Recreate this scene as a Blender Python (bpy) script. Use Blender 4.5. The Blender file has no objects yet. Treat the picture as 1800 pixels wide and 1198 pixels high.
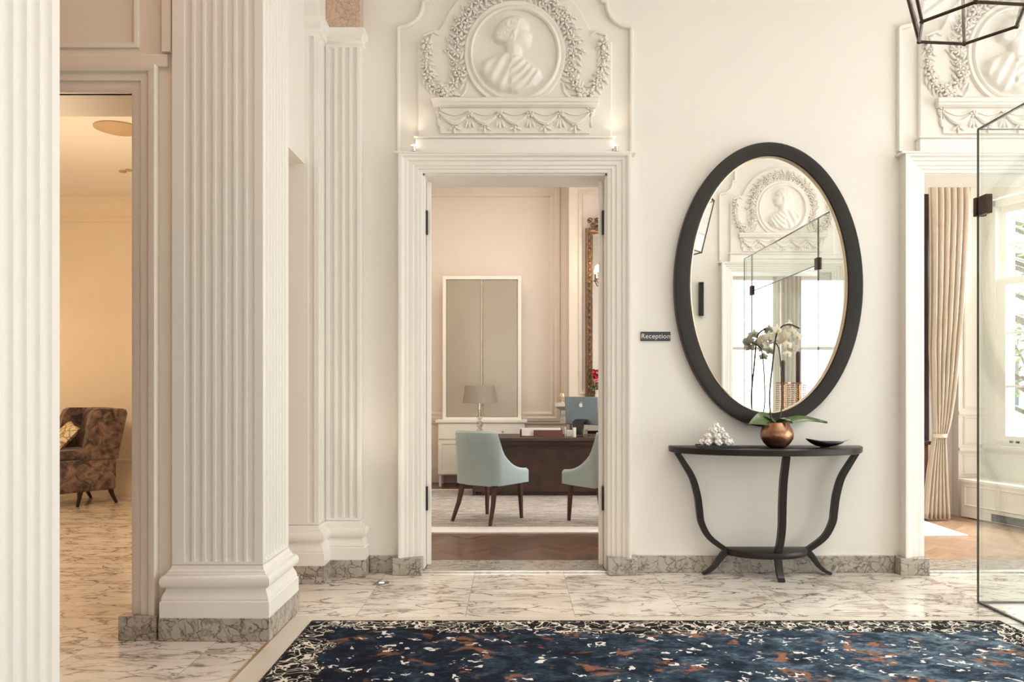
import bpy, math, random
import numpy as np
from mathutils import Vector, Matrix
PI = math.pi
SC = bpy.context.scene
COL = SC.collection

# ------------------------------------------------------------------ camera, world, lights, exposure
cam_d = bpy.data.cameras.new('camera')
cam = bpy.data.objects.new('camera', cam_d)
COL.objects.link(cam)
cam.location = (0, 0, 1.3)
cam.rotation_euler = (PI/2, 0, 0)
cam_d.sensor_width = 36
cam_d.lens = 28.08
cam_d.shift_x = -0.0028
cam_d.shift_y = 0.0444
cam_d.clip_start = 0.02
cam_d.clip_end = 200
SC.camera = cam
SC.view_settings.view_transform = 'Standard'
SC.view_settings.look = 'None'
SC.view_settings.exposure = 0.6
SC.view_settings.gamma = 1.0
SC.view_settings.use_curve_mapping = False
SC.cycles.use_denoising = True
SC.cycles.max_bounces = 10
SC.cycles.diffuse_bounces = 6
SC.cycles.glossy_bounces = 5
SC.cycles.transparent_max_bounces = 16
SC.cycles.sample_clamp_indirect = 6
SC.cycles.caustics_reflective = False
SC.cycles.caustics_refractive = False

world = bpy.data.worlds.new('overcast_sky')
SC.world = world
world.use_nodes = True
wn = world.node_tree
wn.nodes['Background'].inputs[0].default_value = (0.93, 0.97, 1.0, 1)
wn.nodes['Background'].inputs[1].default_value = 2.6

def area(name, loc, rot, sx, sy, power, color=(1, 1, 1), spread=None, portal=False):
    d = bpy.data.lights.new(name, 'AREA')
    d.shape = 'RECTANGLE'; d.size = sx; d.size_y = sy; d.energy = power; d.color = color
    if spread: d.spread = math.radians(spread)
    if portal: d.cycles.is_portal = True
    o = bpy.data.objects.new(name, d); COL.objects.link(o)
    o.location = loc; o.rotation_euler = rot
    return o
def point(name, loc, power, color, r=0.05):
    d = bpy.data.lights.new(name, 'POINT'); d.energy = power; d.color = color; d.shadow_soft_size = r
    o = bpy.data.objects.new(name, d); COL.objects.link(o); o.location = loc
    return o
def spot(name, loc, target, power, color, angle=70, blend=.8, r=.04):
    d = bpy.data.lights.new(name, 'SPOT'); d.energy = power; d.color = color
    d.spot_size = math.radians(angle); d.spot_blend = blend; d.shadow_soft_size = r
    o = bpy.data.objects.new(name, d); COL.objects.link(o); o.location = loc
    o.rotation_euler = (Vector(target)-Vector(loc)).to_track_quat('-Z', 'Y').to_euler()
    return o
WARM = (1, .80, .58)
DAY = (1, .99, .97)
# daylight of the glazed entrance (right end of the hall) and of the three rear windows
area('entrance_daylight', (7.6, 2.9, 1.7), (0, PI/2, 0), 3.4, 4.4, 225, DAY)
for i, wx in enumerate((-.15, 2.5, 4.42, 6.05)):
    area('rear_window_daylight', (wx, -4.45, 2.05), (PI/2, 0, 0), 1.3, 2.7, (8, 26, 38, 38)[i], DAY)
area('side_room_window_daylight', (6.0, 7.6, 3.0), (0, math.radians(68), math.radians(10)), 1.6, 2.2, 330, DAY)
area('reception_window_daylight', (2.3, 8.0, 1.9), (0, PI/2, 0), 2.2, 1.6, 32, DAY)
# unseen fill lights added under the hall ceiling, above the frame
area('hall_fill_light', (2.7, 2.7, 4.5), (0, 0, 0), 4.4, 1.6, 30, (1, .97, .93))
area('vestibule_fill_light', (3.6, 3.4, 4.5), (0, 0, 0), 1.6, 1.4, 30, (1, .98, .95), 120)  # added fill for the right part of the wall and floor
for x in (-.9, .9, 2.6):
    spot('back_wall_fill', (x, 3.9, 4.5), (x, 5.6, .9), 3, (1, .94, .86), 95, 1, .1)  # added spots that lift the back wall, no fittings behind them
# warm lamps of the side room seen through the left opening
point('lounge_pendant_light', (-3.9, 6.6, 1.9), 54, (1, .76, .50), .3)
point('lounge_wall_light', (-6.0, 8.6, 1.8), 9, (1, .66, .36), .15)
area('reception_ceiling_light', (-.3, 8.3, 4.2), (0, 0, 0), 1.6, 1.2, 36, (1, .90, .80))
area('side_room_fill_light', (3.8, 7.0, 4.2), (0, 0, 0), 1.2, 1.0, 14, (1, .9, .8))  # added fill to brighten the curtain and the right room
area('aisle_warm_fill', (-2.6, 2.6, 4.5), (0, 0, 0), 1.6, 1.2, 11, (1, .50, .22))  # added orange fill that warms the pier fronts, no lamp there

# ------------------------------------------------------------------ materials
def nt(m):
    return m.node_tree.nodes, m.node_tree.links
def mat(name, color, rough=.5, metal=0, spec=.5, bump=0, bscale=60, var=0, vscale=3, emis=None, estr=0, coat=0, sheen=0):
    m = bpy.data.materials.new(name); m.use_nodes = True
    n, l = nt(m); b = n['Principled BSDF']
    b.inputs['Base Color'].default_value = (*color, 1)
    b.inputs['Roughness'].default_value = rough
    b.inputs['Metallic'].default_value = metal
    b.inputs['Specular IOR Level'].default_value = spec
    b.inputs['Coat Weight'].default_value = coat
    b.inputs['Sheen Weight'].default_value = sheen
    tc = n.new('ShaderNodeTexCoord')
    if var:
        no = n.new('ShaderNodeTexNoise'); no.inputs['Scale'].default_value = vscale
        no.inputs['Detail'].default_value = 4
        l.new(tc.outputs['Object'], no.inputs['Vector'])
        r = n.new('ShaderNodeValToRGB')
        r.color_ramp.elements[0].position = .3; r.color_ramp.elements[1].position = .7
        r.color_ramp.elements[0].color = (*[c*(1-var) for c in color], 1)
        r.color_ramp.elements[1].color = (*[min(1, c*(1+var)) for c in color], 1)
        l.new(no.outputs['Fac'], r.inputs['Fac']); l.new(r.outputs['Color'], b.inputs['Base Color'])
    if bump:
        no = n.new('ShaderNodeTexNoise'); no.inputs['Scale'].default_value = bscale
        l.new(tc.outputs['Object'], no.inputs['Vector'])
        bp = n.new('ShaderNodeBump'); bp.inputs['Strength'].default_value = bump; bp.inputs['Distance'].default_value = .01
        l.new(no.outputs['Fac'], bp.inputs['Height']); l.new(bp.outputs['Normal'], b.inputs['Normal'])
    if emis:
        b.inputs['Emission Color'].default_value = (*emis, 1); b.inputs['Emission Strength'].default_value = estr
    return m

def marble(name, base, vein, vein2, tile=None, scale=1.0, dense=.5, rough=.18, rot=.6, stretch=2.6, joint=(.30, .26, .22)):
    m = bpy.data.materials.new(name); m.use_nodes = True
    n, l = nt(m); b = n['Principled BSDF']
    b.inputs['Roughness'].default_value = rough
    tc = n.new('ShaderNodeTexCoord')
    vec = tc.outputs['Object']
    brick = None
    if tile:
        brick = n.new('ShaderNodeTexBrick')
        brick.offset = 0.0; brick.squash = 1
        brick.inputs['Scale'].default_value = 1
        brick.inputs['Brick Width'].default_value = tile[0]; brick.inputs['Row Height'].default_value = tile[1]
        brick.inputs['Mortar Size'].default_value = .0022; brick.inputs['Mortar Smooth'].default_value = .1
        brick.inputs['Color1'].default_value = (0, 0, 0, 1); brick.inputs['Color2'].default_value = (1, 1, 1, 1)
        brick.inputs['Mortar'].default_value = (.5, .5, .5, 1)
        l.new(tc.outputs['Object'], brick.inputs['Vector'])
        ma = n.new('ShaderNodeVectorMath'); ma.operation = 'MULTIPLY_ADD'
        ma.inputs[1].default_value = (9, 7, 5)
        l.new(brick.outputs['Color'], ma.inputs[0]); l.new(tc.outputs['Object'], ma.inputs[2])
        vec = ma.outputs[0]
    mp = n.new('ShaderNodeMapping')
    mp.inputs['Rotation'].default_value = (0, 0 if tile else rot*.5, rot)
    mp.inputs['Scale'].default_value = (scale, scale*stretch, scale)
    l.new(vec, mp.inputs['Vector'])
    n1 = n.new('ShaderNodeTexNoise'); n1.inputs['Scale'].default_value = 1.6; n1.inputs['Detail'].default_value = 6; n1.inputs['Distortion'].default_value = .9
    n1.inputs['Roughness'].default_value = .62
    l.new(mp.outputs[0], n1.inputs['Vector'])
    def ridge(src, width):
        s = n.new('ShaderNodeMath'); s.operation = 'SUBTRACT'; s.inputs[1].default_value = .5
        l.new(src, s.inputs[0])
        a = n.new('ShaderNodeMath'); a.operation = 'ABSOLUTE'; l.new(s.outputs[0], a.inputs[0])
        mr = n.new('ShaderNodeMapRange'); mr.inputs[1].default_value = 0; mr.inputs[2].default_value = width
        mr.inputs[3].default_value = 1; mr.inputs[4].default_value = 0
        l.new(a.outputs[0], mr.inputs[0])
        return mr.outputs[0]
    v1 = ridge(n1.outputs['Fac'], .018 + .02*dense)
    # broken mask for the veins
    n2 = n.new('ShaderNodeTexNoise'); n2.inputs['Scale'].default_value = 2.1; n2.inputs['Detail'].default_value = 3
    l.new(mp.outputs[0], n2.inputs['Vector'])
    mk = n.new('ShaderNodeMapRange'); mk.inputs[1].default_value = .62-.3*dense; mk.inputs[2].default_value = .75-.3*dense
    l.new(n2.outputs['Fac'], mk.inputs[0])
    m1 = n.new('ShaderNodeMath'); m1.operation = 'MULTIPLY'; l.new(v1, m1.inputs[0]); l.new(mk.outputs[0], m1.inputs[1])
    # crackle veins
    ds = n.new('ShaderNodeVectorMath'); ds.operation = 'MULTIPLY_ADD'; ds.inputs[1].default_value = (.5, .5, .5)
    l.new(n1.outputs['Color'], ds.inputs[0]); l.new(mp.outputs[0], ds.inputs[2])
    vo = n.new('ShaderNodeTexVoronoi'); vo.feature = 'DISTANCE_TO_EDGE'; vo.inputs['Scale'].default_value = 3.4
    l.new(ds.outputs[0], vo.inputs['Vector'])
    mr = n.new('ShaderNodeMapRange'); mr.inputs[1].default_value = 0; mr.inputs[2].default_value = .02+.04*dense
    mr.inputs[3].default_value = 1; mr.inputs[4].default_value = 0
    l.new(vo.outputs['Distance'], mr.inputs[0])
    n3 = n.new('ShaderNodeTexNoise'); n3.inputs['Scale'].default_value = 3.3; n3.inputs['Detail'].default_value = 2
    l.new(mp.outputs[0], n3.inputs['Vector'])
    mk2 = n.new('ShaderNodeMapRange'); mk2.inputs[1].default_value = .60-.25*dense; mk2.inputs[2].default_value = .7-.22*dense
    l.new(n3.outputs['Fac'], mk2.inputs[0])
    m2 = n.new('ShaderNodeMath'); m2.operation = 'MULTIPLY'; l.new(mr.outputs[0], m2.inputs[0]); l.new(mk2.outputs[0], m2.inputs[1])
    # clouds
    cl = n.new('ShaderNodeMix'); cl.data_type = 'RGBA'
    cl.inputs[6].default_value = (*base, 1); cl.inputs[7].default_value = (*[a*.62+bb*.38 for a, bb in zip(base, vein2)], 1)
    cm = n.new('ShaderNodeMapRange'); cm.inputs[1].default_value = .42; cm.inputs[2].default_value = .75
    l.new(n2.outputs['Fac'], cm.inputs[0]); l.new(cm.outputs[0], cl.inputs[0])
    x1 = n.new('ShaderNodeMix'); x1.data_type = 'RGBA'; x1.inputs[7].default_value = (*vein2, 1)
    l.new(m1.outputs[0], x1.inputs[0]); l.new(cl.outputs[2], x1.inputs[6])
    x2 = n.new('ShaderNodeMix'); x2.data_type = 'RGBA'; x2.inputs[7].default_value = (*vein, 1)
    l.new(m2.outputs[0], x2.inputs[0]); l.new(x1.outputs[2], x2.inputs[6])
    out = x2.outputs[2]
    if tile:
        x3 = n.new('ShaderNodeMix'); x3.data_type = 'RGBA'; x3.inputs[7].default_value = (*joint, 1)
        jm = n.new('ShaderNodeMath'); jm.operation = 'MULTIPLY'; jm.inputs[1].default_value = .7
        l.new(brick.outputs['Fac'], jm.inputs[0]); l.new(jm.outputs[0], x3.inputs[0]); l.new(out, x3.inputs[6])
        out = x3.outputs[2]
    l.new(out, b.inputs['Base Color'])
    return m

M = {}
M['paint'] = mat('cream_paint', (.80, .762, .71), .5, bump=.03, bscale=90, var=.012, vscale=1.3)
M['paint_trim'] = mat('cream_gloss_trim', (.82, .785, .735), .36, bump=.02, bscale=50)
M['plaster'] = mat('plaster_relief', (.79, .745, .685), .6, bump=.05, bscale=120)
M['ceiling'] = mat('white_ceiling', (.82, .79, .74), .7, var=.01)
M['lounge'] = mat('lounge_paint', (.84, .75, .62), .6, var=.02)
M['recp'] = mat('reception_paint', (.76, .68, .60), .55, var=.015)
M['floor'] = marble('floor_marble', (.80, .735, .665), (.11, .08, .065), (.38, .29, .235), tile=(.62, .62), scale=1.05, dense=.74, rough=.14)
M['skirt'] = marble('skirting_marble', (.44, .39, .335), (.10, .08, .065), (.22, .18, .15), scale=4.2, dense=.95, rough=.22, rot=1.0, stretch=1.9)
M['border'] = mat('beige_border_stone', (.70, .63, .54), .22, var=.05, vscale=5)
M['brass_line'] = mat('brass_inlay', (.62, .45, .24), .35, metal=.8, var=.05)
M['capital'] = marble('capital_marble', (.62, .45, .34), (.34, .20, .13), (.45, .30, .22), scale=9, dense=1.0, rough=.3)
M['dark'] = mat('dark_stained_wood', (.016, .012, .010), .33, spec=.35, var=.25, vscale=8, bump=.03)
M['mframe'] = mat('espresso_lacquer', (.020, .016, .014), .38, var=.15, vscale=5, spec=.3)
M['gold'] = mat('pale_gold_lip', (.75, .60, .40), .3, metal=.7, var=.05)
M['mirror'] = mat('mirror_silver', (.93, .93, .91), .0, metal=1)
M['mirror'].node_tree.nodes['Principled BSDF'].inputs['Roughness'].default_value = 0.0
M['blackmetal'] = mat('black_metal', (.02, .018, .016), .35, metal=.6, var=.1)
M['bronze'] = mat('bronze_metal', (.06, .035, .025), .35, metal=.7, var=.2, vscale=20)
M['steel'] = mat('brushed_steel', (.45, .43, .41), .3, metal=1, var=.1, vscale=30)
M['chrome'] = mat('satin_chrome', (.8, .78, .75), .22, metal=1, var=.03)
M['copper'] = mat('hammered_copper', (.36, .19, .115), .32, metal=1, var=.25, vscale=9, bump=.2, bscale=45)
M['leafg'] = mat('orchid_leaf', (.075, .12, .032), .35, var=.3, vscale=14, coat=.3)
M['stem'] = mat('orchid_stem', (.05, .045, .02), .5, var=.2)
M['petal'] = mat('white_petal', (.90, .88, .80), .5, var=.03, vscale=30)
_n, _l = M['petal'].node_tree.nodes, M['petal'].node_tree.links
_t = _n.new('ShaderNodeBsdfTranslucent'); _t.inputs[0].default_value = (.92, .90, .80, 1)
_x = _n.new('ShaderNodeMixShader'); _x.inputs[0].default_value = .5
_l.new(_n['Principled BSDF'].outputs[0], _x.inputs[1]); _l.new(_t.outputs[0], _x.inputs[2]); _l.new(_x.outputs[0], _n['Material Output'].inputs['Surface'])
M['lipy'] = mat('yellow_lip', (.75, .55, .15), .5, var=.2, vscale=40)
M['coral'] = mat('white_ceramic', (.90, .87, .83), .45, var=.02, bump=.1, bscale=80)
M['black'] = mat('black_satin', (.012, .011, .011), .28, var=.1)
M['glassy_grey'] = mat('grey_glass_plate', (.50, .48, .45), .12, var=.08, vscale=20)
M['walnut'] = mat('walnut', (.055, .027, .018), .4, var=.35, vscale=6)
M['chairleg'] = mat('mahogany_leg', (.060, .020, .013), .35, var=.2, vscale=9)
M['teal'] = mat('duck_egg_upholstery', (.35, .435, .44), .75, var=.05, vscale=5, bump=.1, bscale=300, sheen=.25)
M['piping'] = mat('pale_piping', (.48, .55, .53), .7, var=.05)
M['cab'] = mat('ivory_lacquer', (.84, .80, .73), .4, var=.02)
M['cabpanel'] = mat('greige_mirror_panel', (.42, .365, .29), .25, metal=.3, var=.04, vscale=2)
M['shade'] = mat('grey_silk_shade', (.30, .26, .22), .75, var=.05, vscale=30)
M['redgilt'] = mat('aged_gilt', (.20, .12, .065), .4, metal=.5, var=.4, vscale=25, bump=.3, bscale=40)
M['red'] = mat('red_flower', (.42, .02, .03), .55, var=.4, vscale=30)
M['pink'] = mat('pink_flower', (.75, .22, .22), .55, var=.3, vscale=30)
M['stone'] = mat('mantel_stone', (.62, .58, .52), .5, var=.08, vscale=6)
M['paper'] = mat('white_paper', (.80, .78, .74), .6, var=.03)
M['leather'] = mat('brown_leather', (.12, .05, .04), .4, var=.2)
M['screenback'] = mat('blue_grey_aluminium', (.20, .27, .33), .3, metal=.6, var=.08, vscale=4)
M['logo'] = mat('polished_emblem', (.85, .9, .93), .15, var=.02)
M['candle'] = mat('plum_brown_candle', (.055, .028, .028), .4, var=.1)
M['bead'] = mat('copper_beads', (.35, .18, .10), .3, metal=.9, var=.2, vscale=30)
M['curtain'] = mat('cream_linen_curtain', (.63, .55, .45), .8, var=.05, vscale=9, bump=.1, bscale=200, sheen=.2)
M['wroom'] = mat('white_gloss_joinery', (.84, .82, .77), .35, var=.02)
M['redwood'] = mat('mahogany_cabinet', (.20, .085, .05), .35, var=.3, vscale=7)
M['darkwood'] = mat('dark_walnut_case', (.055, .035, .028), .4, var=.2, vscale=6)
M['rugwhite'] = mat('ivory_wool', (.85, .82, .78), .9, var=.04, vscale=20, bump=.3, bscale=150)
M['bark'] = mat('bark', (.20, .16, .12), .9, var=.3, vscale=9)
M['foliage'] = mat('pale_foliage', (.36, .42, .17), .7, var=.4, vscale=2)
M['render'] = mat('pale_render_facade', (.62, .60, .56), .8, var=.04)
M['window_dark'] = mat('dark_panes', (.18, .2, .22), .2, var=.1)
M['pave'] = mat('pale_paving', (.5, .49, .46), .9, var=.1)
M['lampglow'] = mat('lamp_glow', (1, .95, .85), .5, emis=(1, .88, .68), estr=9)
M['flameglow'] = mat('candle_bulb_glow', (1, .95, .85), .5, emis=(1, .85, .62), estr=5)
M['vent'] = mat('beige_grille', (.50, .37, .24), .6, var=.1)
M['grate'] = mat('iron_grate', (.05, .05, .05), .5, metal=.4, var=.2)
M['label_white'] = mat('engraved_white', (.75, .73, .70), .5, var=.02)
M['aisle'] = mat('shaded_cream_paint', (.76, .69, .60), .5, bump=.03, bscale=90, var=.012, vscale=1.3)  # the cream wall paint, darkened and warmed to paint in the aisle's shade

def mat_brown_velvet():
    m = bpy.data.materials.new('crushed_brown_velvet'); m.use_nodes = True
    n, l = nt(m); b = n['Principled BSDF']
    tc = n.new('ShaderNodeTexCoord')
    a = n.new('ShaderNodeTexNoise'); a.inputs['Scale'].default_value = 9; a.inputs['Detail'].default_value = 7; a.inputs['Distortion'].default_value = 1.4
    l.new(tc.outputs['Object'], a.inputs['Vector'])
    r = n.new('ShaderNodeValToRGB')
    r.color_ramp.elements[0].position = .38; r.color_ramp.elements[0].color = (.035, .022, .02, 1)
    r.color_ramp.elements[1].position = .68; r.color_ramp.elements[1].color = (.24, .15, .12, 1)
    l.new(a.outputs['Fac'], r.inputs[0]); l.new(r.outputs[0], b.inputs['Base Color'])
    b.inputs['Roughness'].default_value = .6; b.inputs['Sheen Weight'].default_value = .35; b.inputs['Sheen Roughness'].default_value = .4
    return m
M['velvet'] = mat_brown_velvet()
def mat_pillow():
    m = bpy.data.materials.new('gold_print_cushion'); m.use_nodes = True
    n, l = nt(m); b = n['Principled BSDF']
    tc = n.new('ShaderNodeTexCoord')
    a = n.new('ShaderNodeTexVoronoi'); a.feature = 'DISTANCE_TO_EDGE'; a.inputs['Scale'].default_value = 14
    l.new(tc.outputs['Object'], a.inputs['Vector'])
    r = n.new('ShaderNodeValToRGB')
    r.color_ramp.elements[0].position = .03; r.color_ramp.elements[0].color = (.40, .26, .10, 1)
    r.color_ramp.elements[1].position = .12; r.color_ramp.elements[1].color = (.82, .74, .58, 1)
    l.new(a.outputs['Distance'], r.inputs[0]); l.new(r.outputs[0], b.inputs['Base Color'])
    b.inputs['Roughness'].default_value = .7
    return m
M['pillow'] = mat_pillow()

def mat_glass(name, tint=(.965, .982, .972), gloss=1.0):
    m = bpy.data.materials.new(name); m.use_nodes = True
    n, l = nt(m); n.remove(n['Principled BSDF'])
    o = n['Material Output']
    t = n.new('ShaderNodeBsdfTransparent'); t.inputs[0].default_value = (*tint, 1)
    g = n.new('ShaderNodeBsdfGlossy'); g.inputs['Roughness'].default_value = 0.0; g.inputs['Color'].default_value = (gloss, gloss, gloss, 1)
    lw = n.new('ShaderNodeLayerWeight'); lw.inputs['Blend'].default_value = .5
    pw = n.new('ShaderNodeMath'); pw.operation = 'POWER'; pw.inputs[1].default_value = 4.0; l.new(lw.outputs['Facing'], pw.inputs[0])
    f = n.new('ShaderNodeMath'); f.operation = 'MULTIPLY_ADD'; f.inputs[1].default_value = .8; f.inputs[2].default_value = .045; l.new(pw.outputs[0], f.inputs[0])
    tc = n.new('ShaderNodeTexCoord'); no = n.new('ShaderNodeTexNoise'); no.inputs['Scale'].default_value = 1.5
    l.new(tc.outputs['Object'], no.inputs['Vector'])
    bp = n.new('ShaderNodeBump'); bp.inputs['Strength'].default_value = .01; bp.inputs['Distance'].default_value = .005
    l.new(no.outputs['Fac'], bp.inputs['Height']); l.new(bp.outputs['Normal'], g.inputs['Normal'])
    x = n.new('ShaderNodeMixShader')
    l.new(f.outputs[0], x.inputs[0]); l.new(t.outputs[0], x.inputs[1]); l.new(g.outputs[0], x.inputs[2])
    l.new(x.outputs[0], o.inputs['Surface'])
    return m
M['glass'] = mat_glass('clear_glass')
M['pane'] = mat_glass('window_glass', (.98, .99, .99))
M['edge'] = mat('dark_glass_edge', (.055, .062, .055), .2, var=.1)
M['bowlglass'] = mat_glass('lamp_base_glass', (.86, .84, .80))

def mat_parquet(name, c1, c2):
    m = bpy.data.materials.new(name); m.use_nodes = True
    n, l = nt(m); b = n['Principled BSDF']; b.inputs['Roughness'].default_value = .28
    tc = n.new('ShaderNodeTexCoord'); sp = n.new('ShaderNodeSeparateXYZ'); l.new(tc.outputs['Object'], sp.inputs[0])
    def mth(op, a, bb=None, c=None):
        q = n.new('ShaderNodeMath'); q.operation = op
        for i, v in enumerate((a, bb, c)):
            if v is None: continue
            if isinstance(v, (int, float)): q.inputs[i].default_value = v
            else: l.new(v, q.inputs[i])
        return q.outputs[0]
    u = mth('DIVIDE', sp.outputs[0], .40)
    fr = mth('ABSOLUTE', mth('SUBTRACT', mth('FRACT', u), .5))
    t = mth('DIVIDE', mth('ADD', sp.outputs[1], mth('MULTIPLY', fr, .40)), .085)
    idx = mth('FLOOR', t); col = mth('FLOOR', mth('MULTIPLY', u, 2))
    cb = n.new('ShaderNodeCombineXYZ'); l.new(idx, cb.inputs[0]); l.new(col, cb.inputs[1])
    wn_ = n.new('ShaderNodeTexWhiteNoise'); l.new(cb.outputs[0], wn_.inputs['Vector'])
    no = n.new('ShaderNodeTexNoise'); no.inputs['Scale'].default_value = 14; no.inputs['Detail'].default_value = 5
    l.new(tc.outputs['Object'], no.inputs['Vector'])
    fac = mth('ADD', mth('MULTIPLY', wn_.outputs['Value'], .75), mth('MULTIPLY', no.outputs['Fac'], .3))
    x = n.new('ShaderNodeMix'); x.data_type = 'RGBA'; x.inputs[6].default_value = (*c1, 1); x.inputs[7].default_value = (*c2, 1)
    l.new(fac, x.inputs[0])
    gap = mth('LESS_THAN', mth('FRACT', t), .05)
    x2 = n.new('ShaderNodeMix'); x2.data_type = 'RGBA'; x2.inputs[7].default_value = (.03, .015, .01, 1)
    l.new(mth('MULTIPLY', gap, .6), x2.inputs[0]); l.new(x.outputs[2], x2.inputs[6])
    l.new(x2.outputs[2], b.inputs['Base Color'])
    return m
M['parquet'] = mat_parquet('dark_chevron_parquet', (.060, .028, .018), (.20, .105, .07))
M['oak'] = mat_parquet('oak_chevron_parquet', (.30, .18, .11), (.48, .32, .21))

def mat_rug(hw, hl):
    m = bpy.data.materials.new('distressed_blue_rug'); m.use_nodes = True
    n, l = nt(m); b = n['Principled BSDF']; b.inputs['Roughness'].default_value = .95; b.inputs['Specular IOR Level'].default_value = .12
    tc = n.new('ShaderNodeTexCoord'); sp = n.new('ShaderNodeSeparateXYZ'); l.new(tc.outputs['Object'], sp.inputs[0])
    def mth(op, a, bb=None, c=None):
        q = n.new('ShaderNodeMath'); q.operation = op
        for i, v in enumerate((a, bb, c)):
            if v is None: continue
            if isinstance(v, (int, float)): q.inputs[i].default_value = v
            else: l.new(v, q.inputs[i])
        return q.outputs[0]
    def noise(sc, det=3, dist=0, sx=1, sy=1, off=0):
        mp = n.new('ShaderNodeMapping'); mp.inputs['Scale'].default_value = (sx, sy, 1); mp.inputs['Location'].default_value = (off, off*.7, 0)
        l.new(tc.outputs['Object'], mp.inputs['Vector'])
        q = n.new('ShaderNodeTexNoise'); q.inputs['Scale'].default_value = sc; q.inputs['Detail'].default_value = det; q.inputs['Distortion'].default_value = dist
        l.new(mp.outputs[0], q.inputs['Vector']); return q.outputs['Fac']
    def rng(v, a, bb, c=0, d=1):
        q = n.new('ShaderNodeMapRange'); q.inputs[1].default_value = a; q.inputs[2].default_value = bb
        q.inputs[3].default_value = c; q.inputs[4].default_value = d; l.new(v, q.inputs[0]); return q.outputs[0]
    def mix(f, a, bb):
        q = n.new('ShaderNodeMix'); q.data_type = 'RGBA'
        for k, v in ((6, a), (7, bb)):
            if isinstance(v, tuple): q.inputs[k].default_value = (*v, 1)
            else: l.new(v, q.inputs[k])
        l.new(f, q.inputs[0]); return q.outputs[2]
    # field: near black left to slate blue right, part dye, part painted window sheen
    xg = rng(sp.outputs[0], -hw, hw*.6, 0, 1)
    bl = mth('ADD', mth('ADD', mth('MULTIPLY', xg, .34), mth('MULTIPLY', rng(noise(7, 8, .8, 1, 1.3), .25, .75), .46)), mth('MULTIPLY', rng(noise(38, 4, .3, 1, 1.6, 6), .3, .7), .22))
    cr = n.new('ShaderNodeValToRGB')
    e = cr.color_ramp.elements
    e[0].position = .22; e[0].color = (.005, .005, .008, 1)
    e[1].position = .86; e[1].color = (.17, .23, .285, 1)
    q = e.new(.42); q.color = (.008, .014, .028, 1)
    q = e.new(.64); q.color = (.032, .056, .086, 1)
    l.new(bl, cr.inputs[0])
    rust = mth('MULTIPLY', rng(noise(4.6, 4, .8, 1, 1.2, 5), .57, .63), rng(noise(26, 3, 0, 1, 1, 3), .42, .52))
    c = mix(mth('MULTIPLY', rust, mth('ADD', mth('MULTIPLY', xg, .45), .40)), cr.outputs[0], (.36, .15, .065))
    # white flecks in the field
    vo = n.new('ShaderNodeTexVoronoi'); vo.inputs['Scale'].default_value = 13; vo.inputs['Randomness'].default_value = 1
    mp = n.new('ShaderNodeMapping'); mp.inputs['Scale'].default_value = (.8, 1.25, 1)
    wv = n.new('ShaderNodeTexNoise'); wv.inputs['Scale'].default_value = 16
    l.new(tc.outputs['Object'], wv.inputs['Vector'])
    av = n.new('ShaderNodeVectorMath'); av.operation = 'MULTIPLY_ADD'; av.inputs[1].default_value = (.22, .22, 0)
    l.new(wv.outputs['Color'], av.inputs[0]); l.new(tc.outputs['Object'], av.inputs[2]); l.new(av.outputs[0], mp.inputs['Vector'])
    l.new(mp.outputs[0], vo.inputs['Vector'])
    fl = mth('MULTIPLY', mth('LESS_THAN', vo.outputs['Distance'], .25), rng(noise(4, 2, 0, 1, 1, 9), .40, .44))
    c = mix(mth('MULTIPLY', fl, .92), c, (.80, .77, .72))
    # busy border
    def curly(sc, w, off):
        return mth('LESS_THAN', mth('ABSOLUTE', mth('SUBTRACT', noise(sc, 1, 1.1, 1, 1, off), .5)), w)
    lines = mth('MAXIMUM', curly(10, .024, 2), curly(14, .016, 7))
    bc = mix(lines, (.012, .012, .014), (.74, .68, .58))
    dx = mth('SUBTRACT', hw, mth('ABSOLUTE', sp.outputs[0])); dy = mth('SUBTRACT', hl, mth('ABSOLUTE', sp.outputs[1]))
    wob = mth('MULTIPLY', mth('SUBTRACT', noise(3, 4, 0, 1, 1, 4), .5), .34)
    dd = mth('ADD', mth('MINIMUM', dx, dy), wob)
    c = mix(mth('LESS_THAN', dd, .20), c, bc)
    edge = mth('LESS_THAN', mth('MINIMUM', dx, dy), .018)
    c = mix(mth('MULTIPLY', edge, .8), c, (.03, .03, .03))
    l.new(c, b.inputs['Base Color'])
    bp = n.new('ShaderNodeBump'); bp.inputs['Strength'].default_value = .5; bp.inputs['Distance'].default_value = .004
    l.new(noise(160, 2), bp.inputs['Height']); l.new(bp.outputs[0], b.inputs['Normal'])
    return m
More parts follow.
